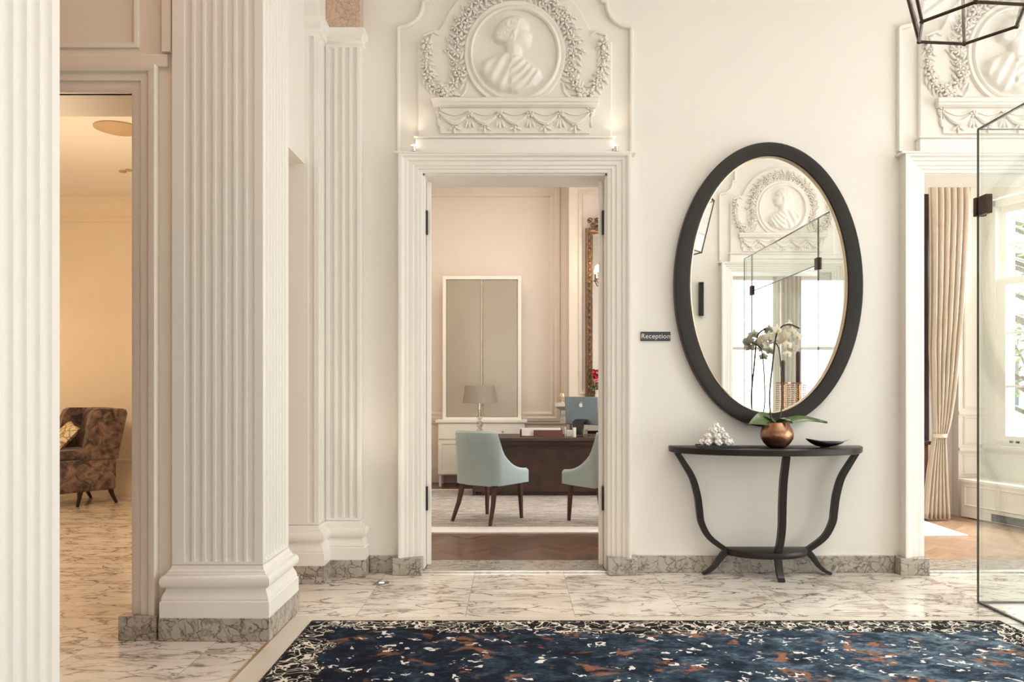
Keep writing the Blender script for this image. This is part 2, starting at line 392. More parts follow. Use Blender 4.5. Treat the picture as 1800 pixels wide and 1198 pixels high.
def mat_carpet():
    m = bpy.data.materials.new('woven_grey_carpet'); m.use_nodes = True
    n, l = nt(m); b = n['Principled BSDF']; b.inputs['Roughness'].default_value = .95
    tc = n.new('ShaderNodeTexCoord')
    w1 = n.new('ShaderNodeTexWave'); w1.inputs['Scale'].default_value = 7; w1.inputs['Distortion'].default_value = 2; w1.bands_direction = 'Y'
    w1.inputs['Detail Scale'].default_value = 4
    l.new(tc.outputs['Object'], w1.inputs['Vector'])
    no = n.new('ShaderNodeTexNoise'); no.inputs['Scale'].default_value = 5; no.inputs['Detail'].default_value = 7
    mp_ = n.new('ShaderNodeMapping'); mp_.inputs['Scale'].default_value = (1, 3, 1); l.new(tc.outputs['Object'], mp_.inputs['Vector']); l.new(mp_.outputs[0], no.inputs['Vector'])
    a = n.new('ShaderNodeMath'); a.operation = 'MULTIPLY'; l.new(w1.outputs['Fac'], a.inputs[0]); l.new(no.outputs['Fac'], a.inputs[1])
    r = n.new('ShaderNodeValToRGB'); r.color_ramp.elements[0].position = .12; r.color_ramp.elements[1].position = .5
    r.color_ramp.elements[0].color = (.22, .18, .16, 1); r.color_ramp.elements[1].color = (.74, .70, .66, 1)
    l.new(a.outputs[0], r.inputs[0]); l.new(r.outputs[0], b.inputs['Base Color'])
    return m
M['carpet'] = mat_carpet()

# ------------------------------------------------------------------ mesh helpers
ORG = {}
class MB:
    def __init__(s): s.v = []; s.f = []
    def add(s, vs, fs):
        o = len(s.v); s.v += [tuple(v) for v in vs]; s.f += [tuple(i+o for i in f) for f in fs]; return s
    def box(s, x0, x1, y0, y1, z0, z1):
        return s.add([(x0,y0,z0),(x1,y0,z0),(x1,y1,z0),(x0,y1,z0),(x0,y0,z1),(x1,y0,z1),(x1,y1,z1),(x0,y1,z1)],
                     [(3,2,1,0),(4,5,6,7),(0,1,5,4),(1,2,6,5),(2,3,7,6),(3,0,4,7)])
    def rings(s, rings, closed=True, cap=True):
        o = len(s.v); n = len(rings[0])
        for r in rings: s.v += [tuple(p) for p in r]
        for i in range(len(rings)-1):
            for j in range(n if closed else n-1):
                k = (j+1) % n
                s.f.append((o+i*n+j, o+i*n+k, o+(i+1)*n+k, o+(i+1)*n+j))
        if cap and closed:
            s.f.append(tuple(o+j for j in range(n))[::-1]); s.f.append(tuple(o+(len(rings)-1)*n+j for j in range(n)))
        return s
    def tube(s, pts, r, n=8, flat=1.0, up=None):
        pts = [Vector(p) for p in pts]; rs = r if isinstance(r, (list, tuple)) else [r]*len(pts)
        rr = []
        prev = None
        for i, p in enumerate(pts):
            d = (pts[min(i+1, len(pts)-1)] - pts[max(i-1, 0)]).normalized()
            if prev is None:
                u = Vector(up) if up else (Vector((0,0,1)) if abs(d.z) < .9 else Vector((0,1,0)))
            else: u = prev
            a = (u - d*u.dot(d)).normalized(); prev = a
            c = d.cross(a)
            rr.append([p + a*math.cos(2*PI*k/n)*rs[i] + c*math.sin(2*PI*k/n)*rs[i]*flat for k in range(n)])
        return s.rings(rr)
    def bar(s, pts, w, t, up=(0,0,1)):
        # rectangular section bar: w along 'up' (perpendicularised), t along the other direction; w/t may be lists
        pts = [Vector(p) for p in pts]; rr = []
        for i, p in enumerate(pts):
            d = (pts[min(i+1, len(pts)-1)] - pts[max(i-1, 0)]).normalized()
            a = Vector(up); a = (a - d*a.dot(d)).normalized(); c = d.cross(a)
            ww = (w[i] if isinstance(w, (list,tuple)) else w)/2; tt = (t[i] if isinstance(t, (list,tuple)) else t)/2
            rr.append([p+a*ww+c*tt, p-a*ww+c*tt, p-a*ww-c*tt, p+a*ww-c*tt])
        return s.rings(rr)
    def lathe(s, prof, c=(0,0,0), n=32, sx=1, sy=1, cap=True):
        return s.rings([[(c[0]+r*sx*math.cos(2*PI*k/n), c[1]+r*sy*math.sin(2*PI*k/n), c[2]+z) for k in range(n)] for r, z in prof], cap=cap)
    def blob(s, c, r, rot=None, n=8, m=5, half=False):
        vs = []; fs = []
        lat = [(-PI/2 + PI*i/m) for i in range(m+1)]
        R = rot if rot is not None else Matrix.Identity(3)
        for la in lat:
            for k in range(n):
                p = Vector((math.cos(la)*math.cos(2*PI*k/n)*r[0], math.sin(la)*r[1], math.cos(la)*math.sin(2*PI*k/n)*r[2]))
                vs.append(tuple(Vector(c)+R@p))
        for i in range(m):
            for k in range(n):
                fs.append((i*n+k, (i+1)*n+k, (i+1)*n+(k+1)%n, i*n+(k+1)%n))
        return s.add(vs, fs)
    def grid(s, fn, nu, nv):
        vs = [fn(i/(nu-1), j/(nv-1)) for j in range(nv) for i in range(nu)]
        fs = [(j*nu+i, j*nu+i+1, (j+1)*nu+i+1, (j+1)*nu+i) for j in range(nv-1) for i in range(nu-1)]
        return s.add(vs, fs)
    def tf(s, M4):
        s.v = [tuple(M4 @ Vector(v)) for v in s.v]; return s
    def build(s, name, m, parent=None, world=True, bevel=0, solid=0, sub=0, angle=38, origin=None, flip=False):
        if parent is not None:
            o0 = ORG[parent] if world else Vector((0,0,0))
            org = ORG[parent]
        else:
            if origin is None:
                a = np.array(s.v); mn = a.min(0); mx = a.max(0)
                origin = ((mn[0]+mx[0])/2, (mn[1]+mx[1])/2, mn[2])
            o0 = org = Vector(origin)
        me = bpy.data.meshes.new(name)
        vs = [(v[0]-o0[0], v[1]-o0[1], v[2]-o0[2]) for v in s.v]
        me.from_pydata(vs, [], s.f)
        me.materials.append(m)
        import bmesh
        bm = bmesh.new(); bm.from_mesh(me)
        bmesh.ops.recalc_face_normals(bm, faces=bm.faces)
        bm.to_mesh(me); bm.free()
        me.polygons.foreach_set('use_smooth', [True]*len(me.polygons))
        me.set_sharp_from_angle(angle=math.radians(angle))
        o = bpy.data.objects.new(name, me); COL.objects.link(o)
        if parent is not None: o.parent = parent
        else: o.location = origin
        ORG[o] = org
        if solid:
            md = o.modifiers.new('thick', 'SOLIDIFY'); md.thickness = solid; md.offset = 0
        if bevel:
            md = o.modifiers.new('bevel', 'BEVEL'); md.width = bevel; md.segments = 2; md.limit_method = 'ANGLE'; md.angle_limit = math.radians(40)
        if sub:
            md = o.modifiers.new('sub', 'SUBSURF'); md.levels = sub; md.render_levels = sub
        return o
def tag(o, label, cat, group=None, kind=None):
    o['label'] = label; o['category'] = cat
    if group: o['group'] = group
    if kind: o['kind'] = kind
    return o
def st(o):
    o['kind'] = 'structure'; return o
def thing(name, label, cat, loc=(0,0,0), rz=0, group=None):
    o = bpy.data.objects.new(name, None); COL.objects.link(o)
    o.empty_display_size = .1
    o.location = loc; o.rotation_euler = (0, 0, rz); ORG[o] = Vector(loc)
    return tag(o, label, cat, group)
def dup(root, loc, rz, label=None, group=None, kind=None):
    def cp(o, par):
        c = o.copy(); COL.objects.link(c); c.parent = par
        for ch in list(o.children): cp(ch, c)
        return c
    r = cp(root, None); r.location = loc; r.rotation_euler = (0, 0, rz)
    if label: r['label'] = label
    if group: r['group'] = group
    return r
def bx(name, m, x0, x1, y0, y1, z0, z1, parent=None, bevel=0):
    return MB().box(x0, x1, y0, y1, z0, z1).build(name, m, parent, bevel=bevel)

def offset_poly(pts, o, closed):
    n = len(pts); out = []
    P = [Vector(p).to_2d() for p in pts]
    for i in range(n):
        if closed: a, b, c = P[i-1], P[i], P[(i+1) % n]
        else: a, b, c = P[max(i-1,0)], P[i], P[min(i+1,n-1)]
        ns = []
        for p, q in ((a, b), (b, c)):
            d = q-p
            if d.length > 1e-9: d.normalize(); ns.append(Vector((d.y, -d.x)))
        if len(ns) == 1: out.append(b+ns[0]*o)
        else:
            k = 1+ns[0].dot(ns[1])
            out.append(b+(ns[0]+ns[1])*(o/max(k, .2)))
    return out
def sweep(mb, path, prof, mp, closed=False):
    """path: 2-D points (right-hand side is outward); prof: (outward, height); mp(u, v, h) -> xyz"""
    rings = []
    for o, h in prof:
        rings.append([mp(p.x, p.y, h) for p in offset_poly(path, o, closed)])
    return mb.rings(rings, closed=closed, cap=False)

# ================================================================== SETTING
HZ = 4.6
def wall_with_holes(name, m, x0, x1, y0, y1, z1, holes, axis='x'):
    mb = MB()
    def b(a, c, za, zb):
        if c-a < 1e-4 or zb-za < 1e-4: return
        if axis == 'x': mb.box(a, c, y0, y1, za, zb)
        else: mb.box(x0, x1, a, c, za, zb)
    cur, end = (x0, x1) if axis == 'x' else (y0, y1)
    for (a, c, za, zb) in holes:
        b(cur, a, 0, z1); b(a, c, 0, za); b(a, c, zb, z1); cur = c
    b(cur, end, 0, z1)
    return st(mb.build(name, m))

# floors
mb = MB().box(-8, 7.4, -4.3, 5.6, -.12, 0); mb.box(-8, -1.8, 5.6, 9.5, -.12, 0)
st(mb.build('floor', M['floor'], origin=(.34, 4.5, 0)))
st(MB().box(-1.8, 2.4, 5.6, 10.8, -.12, 0).build('floor', M['parquet'], origin=(0, 5.6, 0)))
st(MB().box(2.4, 5.45, 5.6, 8.2, -.12, 0).build('floor', M['oak'], origin=(2.4, 5.6, 0)))
# beige border stones and the brass line let into the floor round the rug
mb = MB().box(-1.245, -1.05, 0.6, 4.52, 0, .003); mb.box(-1.05, 2.9, 4.37, 4.50, 0, .003)
st(mb.build('trim_1', M['border']))
st(MB().box(-1.262, -1.245, 0.6, 4.52, 0, .004).build('trim_2', M['brass_line']))
# ceilings
st(MB().box(-8, 7.4, -4.3, 5.93, HZ, HZ+.15).build('ceiling', M['ceiling']))
st(MB().box(-1.95, 5.6, 5.93, 11, 4.4, 4.55).build('ceiling', M['ceiling']))
st(MB().box(-8, -1.75, 4.51, 9.6, 3.526, 3.65).build('ceiling', M['ceiling']))

DW = .645; DZ = 2.79
wall_with_holes('wall_back', M['paint'], -1.75, 7.4, 5.6, 5.93, HZ, [(-DW, DW, 0, DZ), (3.5-DW, 3.5+DW, 0, DZ)])
wall_with_holes('wall_front', M['paint'], 1.95, 7.4, .35, .68, HZ, [(3.49-DW, 3.49+DW, 0, DZ)])
wall_with_holes('wall_rear', M['paint'], -8, 7.4, -4.3, -4.1, HZ,
                [(-.8, .5, .7, 3.4), (1.85, 3.15, .7, 3.4), (3.85, 5.0, .5, 3.4), (5.4, 6.7, .5, 3.4)])
wall_with_holes('wall_right', M['paint'], 7.2, 7.4, -4.1, 5.6, HZ, [(.9, 4.9, 0, 3.3)], axis='y')
st(MB().box(-8.2, -8, -4.3, 9.7, 0, HZ).build('wall_left', M['paint']))
# arcade: pierced wall on the left of the hall, aisle wall with the opening to the lounge
wall_with_holes('wall_aisle', M['aisle'], -8, -1.77, 4.16, 4.51, HZ, [(-3.3, -1.985, 0, 2.823)])
st(MB().box(-1.75, -1.40, 4.59, 5.31, 2.78, HZ).build('wall_arcade', M['paint']))
st(MB().box(-1.76, -1.40, -4.1, 1.0, 0, HZ).build('wall_arcade_near', M['paint']))
st(MB().box(-8, -1.75, 9.5, 9.65, 0, 3.6).build('wall_lounge_back', M['lounge']))
st(MB().box(-1.95, -1.75, 5.6, 11, 0, 4.4).build('wall_lounge_right', M['lounge']))
st(MB().box(-1.95, 2.55, 10.8, 11, 0, 4.4).build('wall_reception_back', M['recp']))
wall_with_holes('wall_reception_right', M['recp'], 2.4, 2.55, 5.93, 10.8, 4.4, [(7.2, 9.0, .9, 3.2)], axis='y')
st(MB().box(2.55, 4.86, 8.15, 8.35, 0, 4.4).build('wall_side_room_back', M['paint']))

# window in the reception's right wall (out of view, lets the daylight in)
mb = MB()
for (a, b, c, d) in ((7.2, 7.26, .9, 3.2), (8.94, 9.0, .9, 3.2), (8.07, 8.13, .9, 3.2), (7.2, 9.0, .9, .96), (7.2, 9.0, 3.14, 3.2), (7.2, 9.0, 2.0, 2.06)):
    mb.box(2.44, 2.5, a, b, c, d)
st(mb.build('window_1', M['wroom']))

# lounge cornice, dado and skirting on the back wall
mb = MB()
prof = [(0, 0), (.02, 0), (.02, .05), (.05, .06), (.05, .12), (.10, .17), (.17, .20), (.17, .27), (0, .271)]
mb.rings([[(-8, 9.5-o, 3.255+z), (-1.95, 9.5-o, 3.255+z)] for o, z in prof], closed=False)
st(mb.build('trim_3', M['lounge']))
mb = MB()
prof = [(0, 0), (.025, 0), (.025, .17), (.015, .19), (0.015, .39), (.03, .40), (.035, .43), (0, .44)]
mb.rings([[(-8, 9.5-o, z), (-1.95, 9.5-o, z)] for o, z in prof], closed=False)
st(mb.build('baseboard_lounge', M['lounge']))

# ---------------- skirting of marble
def skirt(name, segs):
    mb = MB()
    for (x0, x1, y0, y1) in segs: mb.box(x0, x1, y0, y1, 0, .118)
    return st(mb.build(name, M['skirt'], bevel=.004))
skirt('baseboard_back', [(-1.015, -.845, 5.578, 5.6), (.845, 2.655, 5.578, 5.6), (4.345, 7.2, 5.578, 5.6)])
skirt('baseboard_front', [(1.95, 2.645, .68, .702), (4.335, 7.2, .68, .702)])
# painted bead above the marble
mb = MB().box(-1.015, -.845, 5.588, 5.6, .118, .128); mb.box(.845, 2.655, 5.588, 5.6, .118, .128); mb.box(4.345, 7.2, 5.588, 5.6, .118, .128)
st(mb.build('trim_4', M['paint_trim']))

# ---------------- door casings
CAS = [(0, -.02), (0, .028), (.012, .034), (.030, .034), (.034, .044), (.062, .044), (.068, .054), (.082, .058), (.105, .058), (.112, .070),
       (.135, .074), (.150, .092), (.165, .096), (.178, .094), (.178, 0)]
def casing(n, cx, yf, s, hw=DW, zt=DZ, prof=CAS, m='paint_trim', plinth=True, name=None):
    """s=-1: projects towards -Y; +1: towards +Y"""
    path = [(cx+hw, .118), (cx+hw, zt), (cx-hw, zt), (cx-hw, .118)]
    o = MB(); sweep(o, path, [(q*.9, h) for q, h in prof], lambda u, v, h: (u, yf+s*h, v if v < zt else zt+(v-zt)*.77))
    d = st(o.build(name or 'door_%d' % n, M[m], origin=(cx, yf, 0)))
    if plinth:
        for q in (-1, 1):
            a, b = sorted((cx+q*(hw-.002), cx+q*(hw+.20))); y0, y1 = sorted((yf-.001*s, yf+s*.104))
            MB().box(a, b, y0, y1, 0, .118).build('plinth_block', M['skirt'], d, bevel=.004)
    return d
d1 = casing(1, 0, 5.6, -1)
d2 = casing(2, 3.5, 5.6, -1)
d3 = casing(3, 3.49, .68, 1)
for d, cx in ((d1, 0), (d2, 3.5)):
    # lining of the reveal with a stop, hinges, edges of the open leaves and the marble threshold
    for q in (-1, 1):
        e = cx+q*DW
        a, b = sorted((e, e-q*.012)); MB().box(a, b, 5.60, 5.93, .02, DZ-.012).build('jamb_lining', M['paint_trim'], d)
        if cx == 0:
            a, b = sorted((e-q*.014, e-q*.046)); lf = MB().box(a, b, 5.70, 5.738, .03, DZ-.03).build('leaf_edge', M['paint_trim'], d, bevel=.003)
            a, b = sorted((e-q*.0115, e-q*.026))
            for z in (2.38, .42): MB().box(a, b, 5.672, 5.70, z, z+.17).build('hinge', M['black'], d)
    MB().box(cx-DW+.012, cx+DW-.012, 5.60, 5.93, DZ-.012, DZ).build('head_lining', M['paint_trim'], d)
    MB().box(cx-DW+.012, cx+DW-.012, 5.62, 5.93, 0, .012).build('threshold', M['skirt'], d)
    MB().box(cx-DW-.02, cx+DW+.02, 5.575, 5.62, 0, .016).build('threshold_strip', M['chrome'], d, bevel=.003)
# entablature shelf over each door: flat frieze with small crown
def overdoor_ledge(cx, yf, s, n):
    mb = MB()
    prof = [(.0, 0), (.092, 0), (.092, .012), (.070, .02), (.055, .05), (.052, .10), (0, .102)]
    path = [(cx+.68, 0), (cx-.68, 0)]
    a, b = sorted((yf, yf+s*.10))
    mb.box(cx-.835, cx+.835, a, b, 2.905, 2.921)
    a, b = sorted((yf, yf+s*.06))
    mb.box(cx-.69, cx+.69, a, b, 2.921, 3.02)
    a, b = sorted((yf, yf+s*.075))
    mb.box(cx-.70, cx+.70, a, b, 3.02, 3.034)
    st(mb.build('trim_%d' % n, M['paint_trim'], bevel=.004))
overdoor_ledge(0, 5.6, -1, 5); overdoor_ledge(3.5, 5.6, -1, 6); overdoor_ledge(3.49, .68, 1, 7)

# opening in the aisle wall
ACAS = [(0, -.02), (0, .02), (.02, .028), (.05, .028), (.055, .04), (.09, .04), (.10, .055), (.125, .06), (.133, .06), (.133, 0)]
path = [(-1.985, .125), (-1.985, 2.823), (-3.3, 2.823), (-3.3, .125)]
o = MB(); sweep(o, path, ACAS, lambda u, v, h: (u, 4.16-h, v))
for k in range(0):
    pass
d4 = st(o.build('door_4', M['aisle'], origin=(-2.64, 4.16, 0)))
MB().box(-2.03, -1.835, 4.085, 4.16, 0, .125).build('plinth_block', M['skirt'], d4, bevel=.004)
MB().box(-3.46, -3.26, 4.085, 4.16, 0, .125).build('plinth_block', M['skirt'], d4, bevel=.004)
# upper mouldings of the aisle wall: frieze step and panel over the opening
mb = MB().box(-6, -1.80, 4.135, 4.16, 2.956, 3.02)
sweep(mb, [(-1.955, 3.06), (-1.955, 4.5), (-3.6, 4.5), (-3.6, 3.06)], [(0, 0), (0, .012), (-.02, .02), (-.035, .006), (-.035, 0)], lambda u, v, h: (u, 4.16-h, v), closed=True)
mb.box(-1.83, -1.78, 4.13, 4.16, 3.03, 4.6)
st(mb.build('trim_8', M['aisle'], bevel=.004))

# ================================================================== PIERS AND PILASTERS
def fluted_section(corners, sides, z, k, pitch=.054, fw=.039, dep=.023):
    """CCW corners; sides[i] = (start margin, n flutes) or None for the side leaving corner i; k = depth factor"""
    out = []
    n = len(corners)
    for i in range(n):
        a = Vector(corners[i]); b = Vector(corners[(i+1) % n])
        out.append((a.x, a.y, z))
        if sides[i]:
            m0, nf = sides[i][:2]; pt = sides[i][2] if len(sides[i]) > 2 else pitch
            d = (b-a).normalized(); inn = Vector((-d.y, d.x))
            w = fw*pt/pitch
            for f in range(nf):
                c0 = m0+f*pt
                for q in range(9):
                    th = PI*q/8
                    p = a+d*(c0+w/2-math.cos(th)*w/2)+inn*(math.sin(th)*dep*k*(1 if 0 < q < 8 else 0))
                    out.append((p.x, p.y, z))
    return out
def fluted_shaft(corners, sides, z0, z1, zf0, zf1, r=.02):
    rings = [fluted_section(corners, sides, z0, 0)]
    lv = [(zf0+r*(1-math.cos(t)), math.sin(t)) for t in [PI/2*i/5 for i in range(6)]]
    rings += [fluted_section(corners, sides, z, k) for z, k in lv]
    if zf1 < z1:
        lv = [(zf1-r*(1-math.cos(t)), math.sin(t)) for t in [PI/2*i/5 for i in range(6)]][::-1]
        rings += [fluted_section(corners, sides, z, k) for z, k in lv]
        rings.append(fluted_section(corners, sides, z1, 0))
    else:
        rings.append(fluted_section(corners, sides, z1, 1))
    return MB().rings(rings)
BASE = [(.046, .118), (.046, .198), (.038, .204), (.040, .212), (.033, .235), (.022, .255), (.022, .264)]
for i in range(9):
    t = -PI/2+PI*i/8
    BASE.append((.022+.026*math.cos(t), .300+.034*math.sin(t)))
BASE += [(.022, .338), (.016, .342), (.016, .350), (.006, .358), (.0, .378), (0, .38)]
def base_moulding(corners):
    mb = MB(); sweep(mb, corners, BASE, lambda u, v, h: (u, v, h), closed=True)
    n = len(corners)
    mb.f.append(tuple(range((len(BASE)-1)*n, len(BASE)*n)))
    return mb
def pillar(name, label, corners, sides, zt=HZ, group=None, cap=None, m='paint_trim', xmin=-9, ymax=9):
    def clamp(mb):
        mb.v = [(max(v[0], xmin), min(v[1], ymax), v[2]) for v in mb.v]; return mb
    cx = sum(c[0] for c in corners)/len(corners); cy = sum(c[1] for c in corners)/len(corners)
    t = thing(name, label, 'pilaster', (cx, cy, 0), 0, group)
    zb = zt if not cap else cap
    fluted_shaft(corners, sides, .37, zb, .395, zb-(.03 if cap else 0)).build('shaft', M[m], t, angle=30)
    clamp(base_moulding(corners)).build('base', M[m], t, angle=30)
    off = offset_poly(corners, .05, True)
    mb = MB().rings([[(p.x, p.y, 0) for p in off], [(p.x, p.y, .118) for p in off]])
    clamp(mb).build('plinth', M['skirt'], t, bevel=.003)
    return t
# far pier of the arcade, near pier, response at the corner and the shallow pilaster on the back wall
pillar('fluted_pier', 'broad cream fluted pier with moulded base in the middle of the left half', [(-1.77, 4.124), (-1.301, 4.124), (-1.301, 4.59), (-1.77, 4.59)],
       [(.062, 7), (.045, 7), None, None])
pillar('fluted_pier', 'bright white fluted pier cropped by the left edge of the picture', [(-1.77, 1.82), (-1.301, 1.82), (-1.301, 2.283), (-1.77, 2.283)],
       [(.062, 7), (.036, 7, .058), (.03, 7), None])
pillar('fluted_pilaster', 'narrow shaded fluted pilaster squeezed between the broad pier and the corner pilaster', [(-1.75, 5.31), (-1.305, 5.31), (-1.305, 5.598), (-1.75, 5.598)],
       [(.375, 1), (.04, 4), None, None], cap=3.66, xmin=-1.7499, ymax=5.599)
pl = pillar('fluted_pilaster', 'slim fluted pilaster with marble capital in the corner left of the reception door', [(-1.301, 5.49), (-1.067, 5.49), (-1.067, 5.598), (-1.301, 5.598)],
       [(.022, 4, .052), None, None, None], cap=3.66, xmin=-1.3, ymax=5.599)
# capital: astragal, brown marble block, abacus
def capital(t, x0, x1, y0, y1, cm='capital'):
    cs = [(x0, y0), (x1, y0), (x1, y1), (x0, y1)]
    mb = MB(); sweep(mb, cs, [(0, 3.65), (.012, 3.655), (.022, 3.67), (.012, 3.685), (.012, 3.70), (.035, 3.72), (.04, 3.75), (.01, 3.76), (0, 3.76)], lambda u, v, h: (u, v, h), closed=True)
    mb.build('astragal', M['paint_trim'], t)
    MB().box(x0-.004, x1+.004, y0-.004, y1, 3.76, 4.15).build('capital', M[cm], t, bevel=.003)
    mb = MB(); sweep(mb, cs, [(0, 4.15), (.01, 4.15), (.05, 4.22), (.06, 4.3), (0, 4.31)], lambda u, v, h: (u, v, h), closed=True)
    mb.box(x0, x1, y0, y1, 4.30, HZ)
    mb.build('abacus', M['paint_trim'], t)
capital(pl, -1.301, -1.067, 5.49, 5.598)
t2 = [o for o in bpy.data.objects if o.name == 'fluted_pilaster'][0]
capital(t2, -1.75, -1.305, 5.31, 5.598, 'paint_trim')

# ================================================================== OVERDOOR RELIEFS
RZ = 2.94
def zt(z): return z-RZ
rel = thing('overdoor_relief', 'plaster relief of a draped bust in a round frame above the reception door', 'relief', (0, 5.6, RZ), 0, 'plaster overdoor reliefs')
# outer bead with scalloped shoulders
def bead(path, w, p, ybase=0):
    mb = MB(); sweep(mb, path, [(0, 0), (.001, p*.8), (w*.3, p), (w*.7, p), (w-.001, p*.7), (w, 0)], lambda u, v, h: (u, ybase-h, v))
    return mb
pth = [(.80, zt(2.94)), (.80, zt(3.80))]
for i in range(9):
    a = PI*1.5 - PI/2*i/8   # concave quarter
    pth.append((.80 + .17*math.cos(a)+.0, zt(3.80) + .17 + .17*math.sin(a)))
pth += [(.60, zt(3.98)), (.60, zt(4.2))]
for i in range(1, 10):
    a = PI/2*i/9
    pth.append((.60-.25*(1-math.cos(a)), zt(4.2)+.2*math.sin(a)))
pth += [(0, zt(4.4))]
pl2 = pth + [(-x, z) for x, z in pth[:-1][::-1]]
bead(pl2, .028, .032).build('outer_moulding', M['plaster'], rel, world=False)
# raised inner field with stepped shoulders
ins = [(.68, zt(3.035)), (.68, zt(3.70)), (.60, zt(3.72)), (.585, zt(3.77)), (.53, zt(3.79)), (.50, zt(3.84)), (.46, zt(3.92)), (.40, zt(4.0)), (.30, zt(4.08)), (.15, zt(4.14)), (0, zt(4.16))]
insf = ins + [(-x, z) for x, z in ins[:-1][::-1]]
mb = MB().rings([[(x, 0, z) for x, z in insf], [(x, -.022, z) for x, z in insf], [(x*.985, -.03, z*.99+.006) for x, z in insf]])
mb.build('field', M['plaster'], rel, world=False, angle=25)
MC = zt(3.613)   # medallion centre
mb = MB(); n = 72
prof = [(.300, .03), (.304, .052), (.314, .060), (.325, .056), (.333, .046), (.345, .050), (.358, .050), (.366, .042), (.368, .028)]
mb.rings([[(r*.97*math.cos(2*PI*k/n), -h, MC+r*1.02*math.sin(2*PI*k/n)) for k in range(n)] for r, h in prof], cap=False)
mb.build('medallion_ring', M['plaster'], rel, world=False)
# bust as a height field inside the ring
poly = np.array([(-.02,.265),(.04,.26),(.085,.225),(.098,.19),(.092,.165),(.105,.150),(.125,.122),(.108,.112),(.116,.096),(.104,.084),(.110,.062),(.088,.038),(.050,.028),
                 (.045,-.015),(.10,-.06),(.17,-.11),(.195,-.17),(.14,-.235),(.02,-.275),(-.11,-.262),(-.20,-.20),(-.245,-.12),(-.22,-.05),(-.14,-.01),(-.065,.015),(-.075,.06),(-.135,.085),(-.15,.13),(-.125,.19),(-.085,.24)])
G = 104
u = np.linspace(-.31, .31, G); U, V = np.meshgrid(u, u)
def pdist(U, V, P):
    ins_ = np.zeros(U.shape, bool); dm = np.full(U.shape, 9.)
    for i in range(len(P)):
        a = P[i]; b = P[(i+1) % len(P)]
        c = ((a[1] > V) != (b[1] > V)) & (U < (b[0]-a[0])*(V-a[1])/(b[1]-a[1]+1e-12)+a[0]); ins_ ^= c
        ab = b-a; tt = np.clip(((U-a[0])*ab[0]+(V-a[1])*ab[1])/(ab@ab), 0, 1)
        dm = np.minimum(dm, np.hypot(U-a[0]-tt*ab[0], V-a[1]-tt*ab[1]))
    return np.where(ins_, dm, -dm)
D_ = pdist(U, V, poly)
H = np.where(D_ > 0, np.sqrt(np.clip(1-(1-np.clip(D_/.07, 0, 1))**2, 0, 1))*.040, 0)
inn = D_ > 0
hair = inn & ((U < .03-(.2-V)*.25) | (V > .215)) & (V > .07)
H += np.where(hair, .004*np.sin(110*U+8*np.sin(40*V))*np.sin(100*V+6*np.sin(35*U))+.005, 0)
drap = inn & (V < -.02+.35*np.clip(-U, -1, .2)) & (V < .0)
ph = np.hypot((U+.02)*1.0, (V-.10)*.8)
H += np.where(drap & (U >= -.03), .006*np.sin(120*ph+5*U*10)*np.clip(D_/.03, 0, 1)+.004, 0)
ph2 = (U*.75-V*.4)
H += np.where(drap & (U < -.03), .006*np.sin(95*ph2)*np.clip(D_/.03, 0, 1), 0)
def g(cx, cz, sx, sz, a): return a*np.exp(-((U-cx)/sx)**2-((V-cz)/sz)**2)
H += g(.072, .158, .018, .010, -.007)+g(.070, .175, .022, .008, .004)+g(.055, .115, .03, .03, .004)+g(.092, .092, .012, .004, -.003)+g(-.005, .13, .014, .022, .006)
H *= 1.25
for _ in range(1):
    Hp = np.pad(H, 1, mode='edge'); H = (Hp[:-2, 1:-1]+Hp[2:, 1:-1]+Hp[1:-1, :-2]+Hp[1:-1, 2:]+2*H)/6
vs = []; idx = -np.ones((G, G), int); fs = []
R_ = np.hypot(U/.97, V/1.02)
for j in range(G):
    for i in range(G):
        if R_[j, i] < .312:
            idx[j, i] = len(vs); vs.append((U[j, i], -.03-max(0, H[j, i])-.001, MC+V[j, i]))
for j in range(G-1):
    for i in range(G-1):
        q = (idx[j, i], idx[j, i+1], idx[j+1, i+1], idx[j+1, i])
        if min(q) >= 0: fs.append(tuple(int(k) for k in q))
MB().add(vs, fs).build('portrait_bust', M['plaster'], rel, world=False, angle=80)
# flowers and leaves
rnd = random.Random(7)
def rosette(mb, x, z, r, y=-.032, pet=5):
    a0 = rnd.random()*6.28
    for k in range(pet):
        a = a0+2*PI*k/pet
        rot = Matrix.Rotation(-a, 3, 'Y')
        mb.blob((x+math.cos(a)*r*.60, y-r*.38, z+math.sin(a)*r*.60), (r*.46, r*.42, r*.30), rot, 7, 4)
    mb.blob((x, y-r*.42, z), (r*.24, r*.42, r*.24), None, 6, 4)
def leaf(mb, x, z, r, a, y=-.032):
    rot = Matrix.Rotation(-a, 3, 'Y')
    mb.blob((x, y-r*.22, z), (r, r*.28, r*.36), rot, 7, 4)
def cluster(mb, pts, r, dens):
    L = [0]
    for a, b in zip(pts, pts[1:]): L.append(L[-1]+math.dist(a, b))
    n = int(L[-1]/dens)
    for i in range(n+1):
        s = L[-1]*i/max(n, 1)
        k = max(j for j in range(len(L)) if L[j] <= s+1e-9); k = min(k, len(pts)-2)
        f = (s-L[k])/(L[k+1]-L[k]); x = pts[k][0]*(1-f)+pts[k+1][0]*f; z = pts[k][1]*(1-f)+pts[k+1][1]*f
        dx, dz = pts[k+1][0]-pts[k][0], pts[k+1][1]-pts[k][1]; a = math.atan2(dz, dx)
        rosette(mb, x+rnd.uniform(-1, 1)*r*.5, z+rnd.uniform(-1, 1)*r*.5, r*rnd.uniform(.8, 1.1), -.034)
        for q in (-1, 1):
            leaf(mb, x-math.sin(a)*q*r*1.2, z+math.cos(a)*q*r*1.2, r*rnd.uniform(.8, 1.1), a+q*rnd.uniform(.4, 1.2), -.03)
mb = MB()
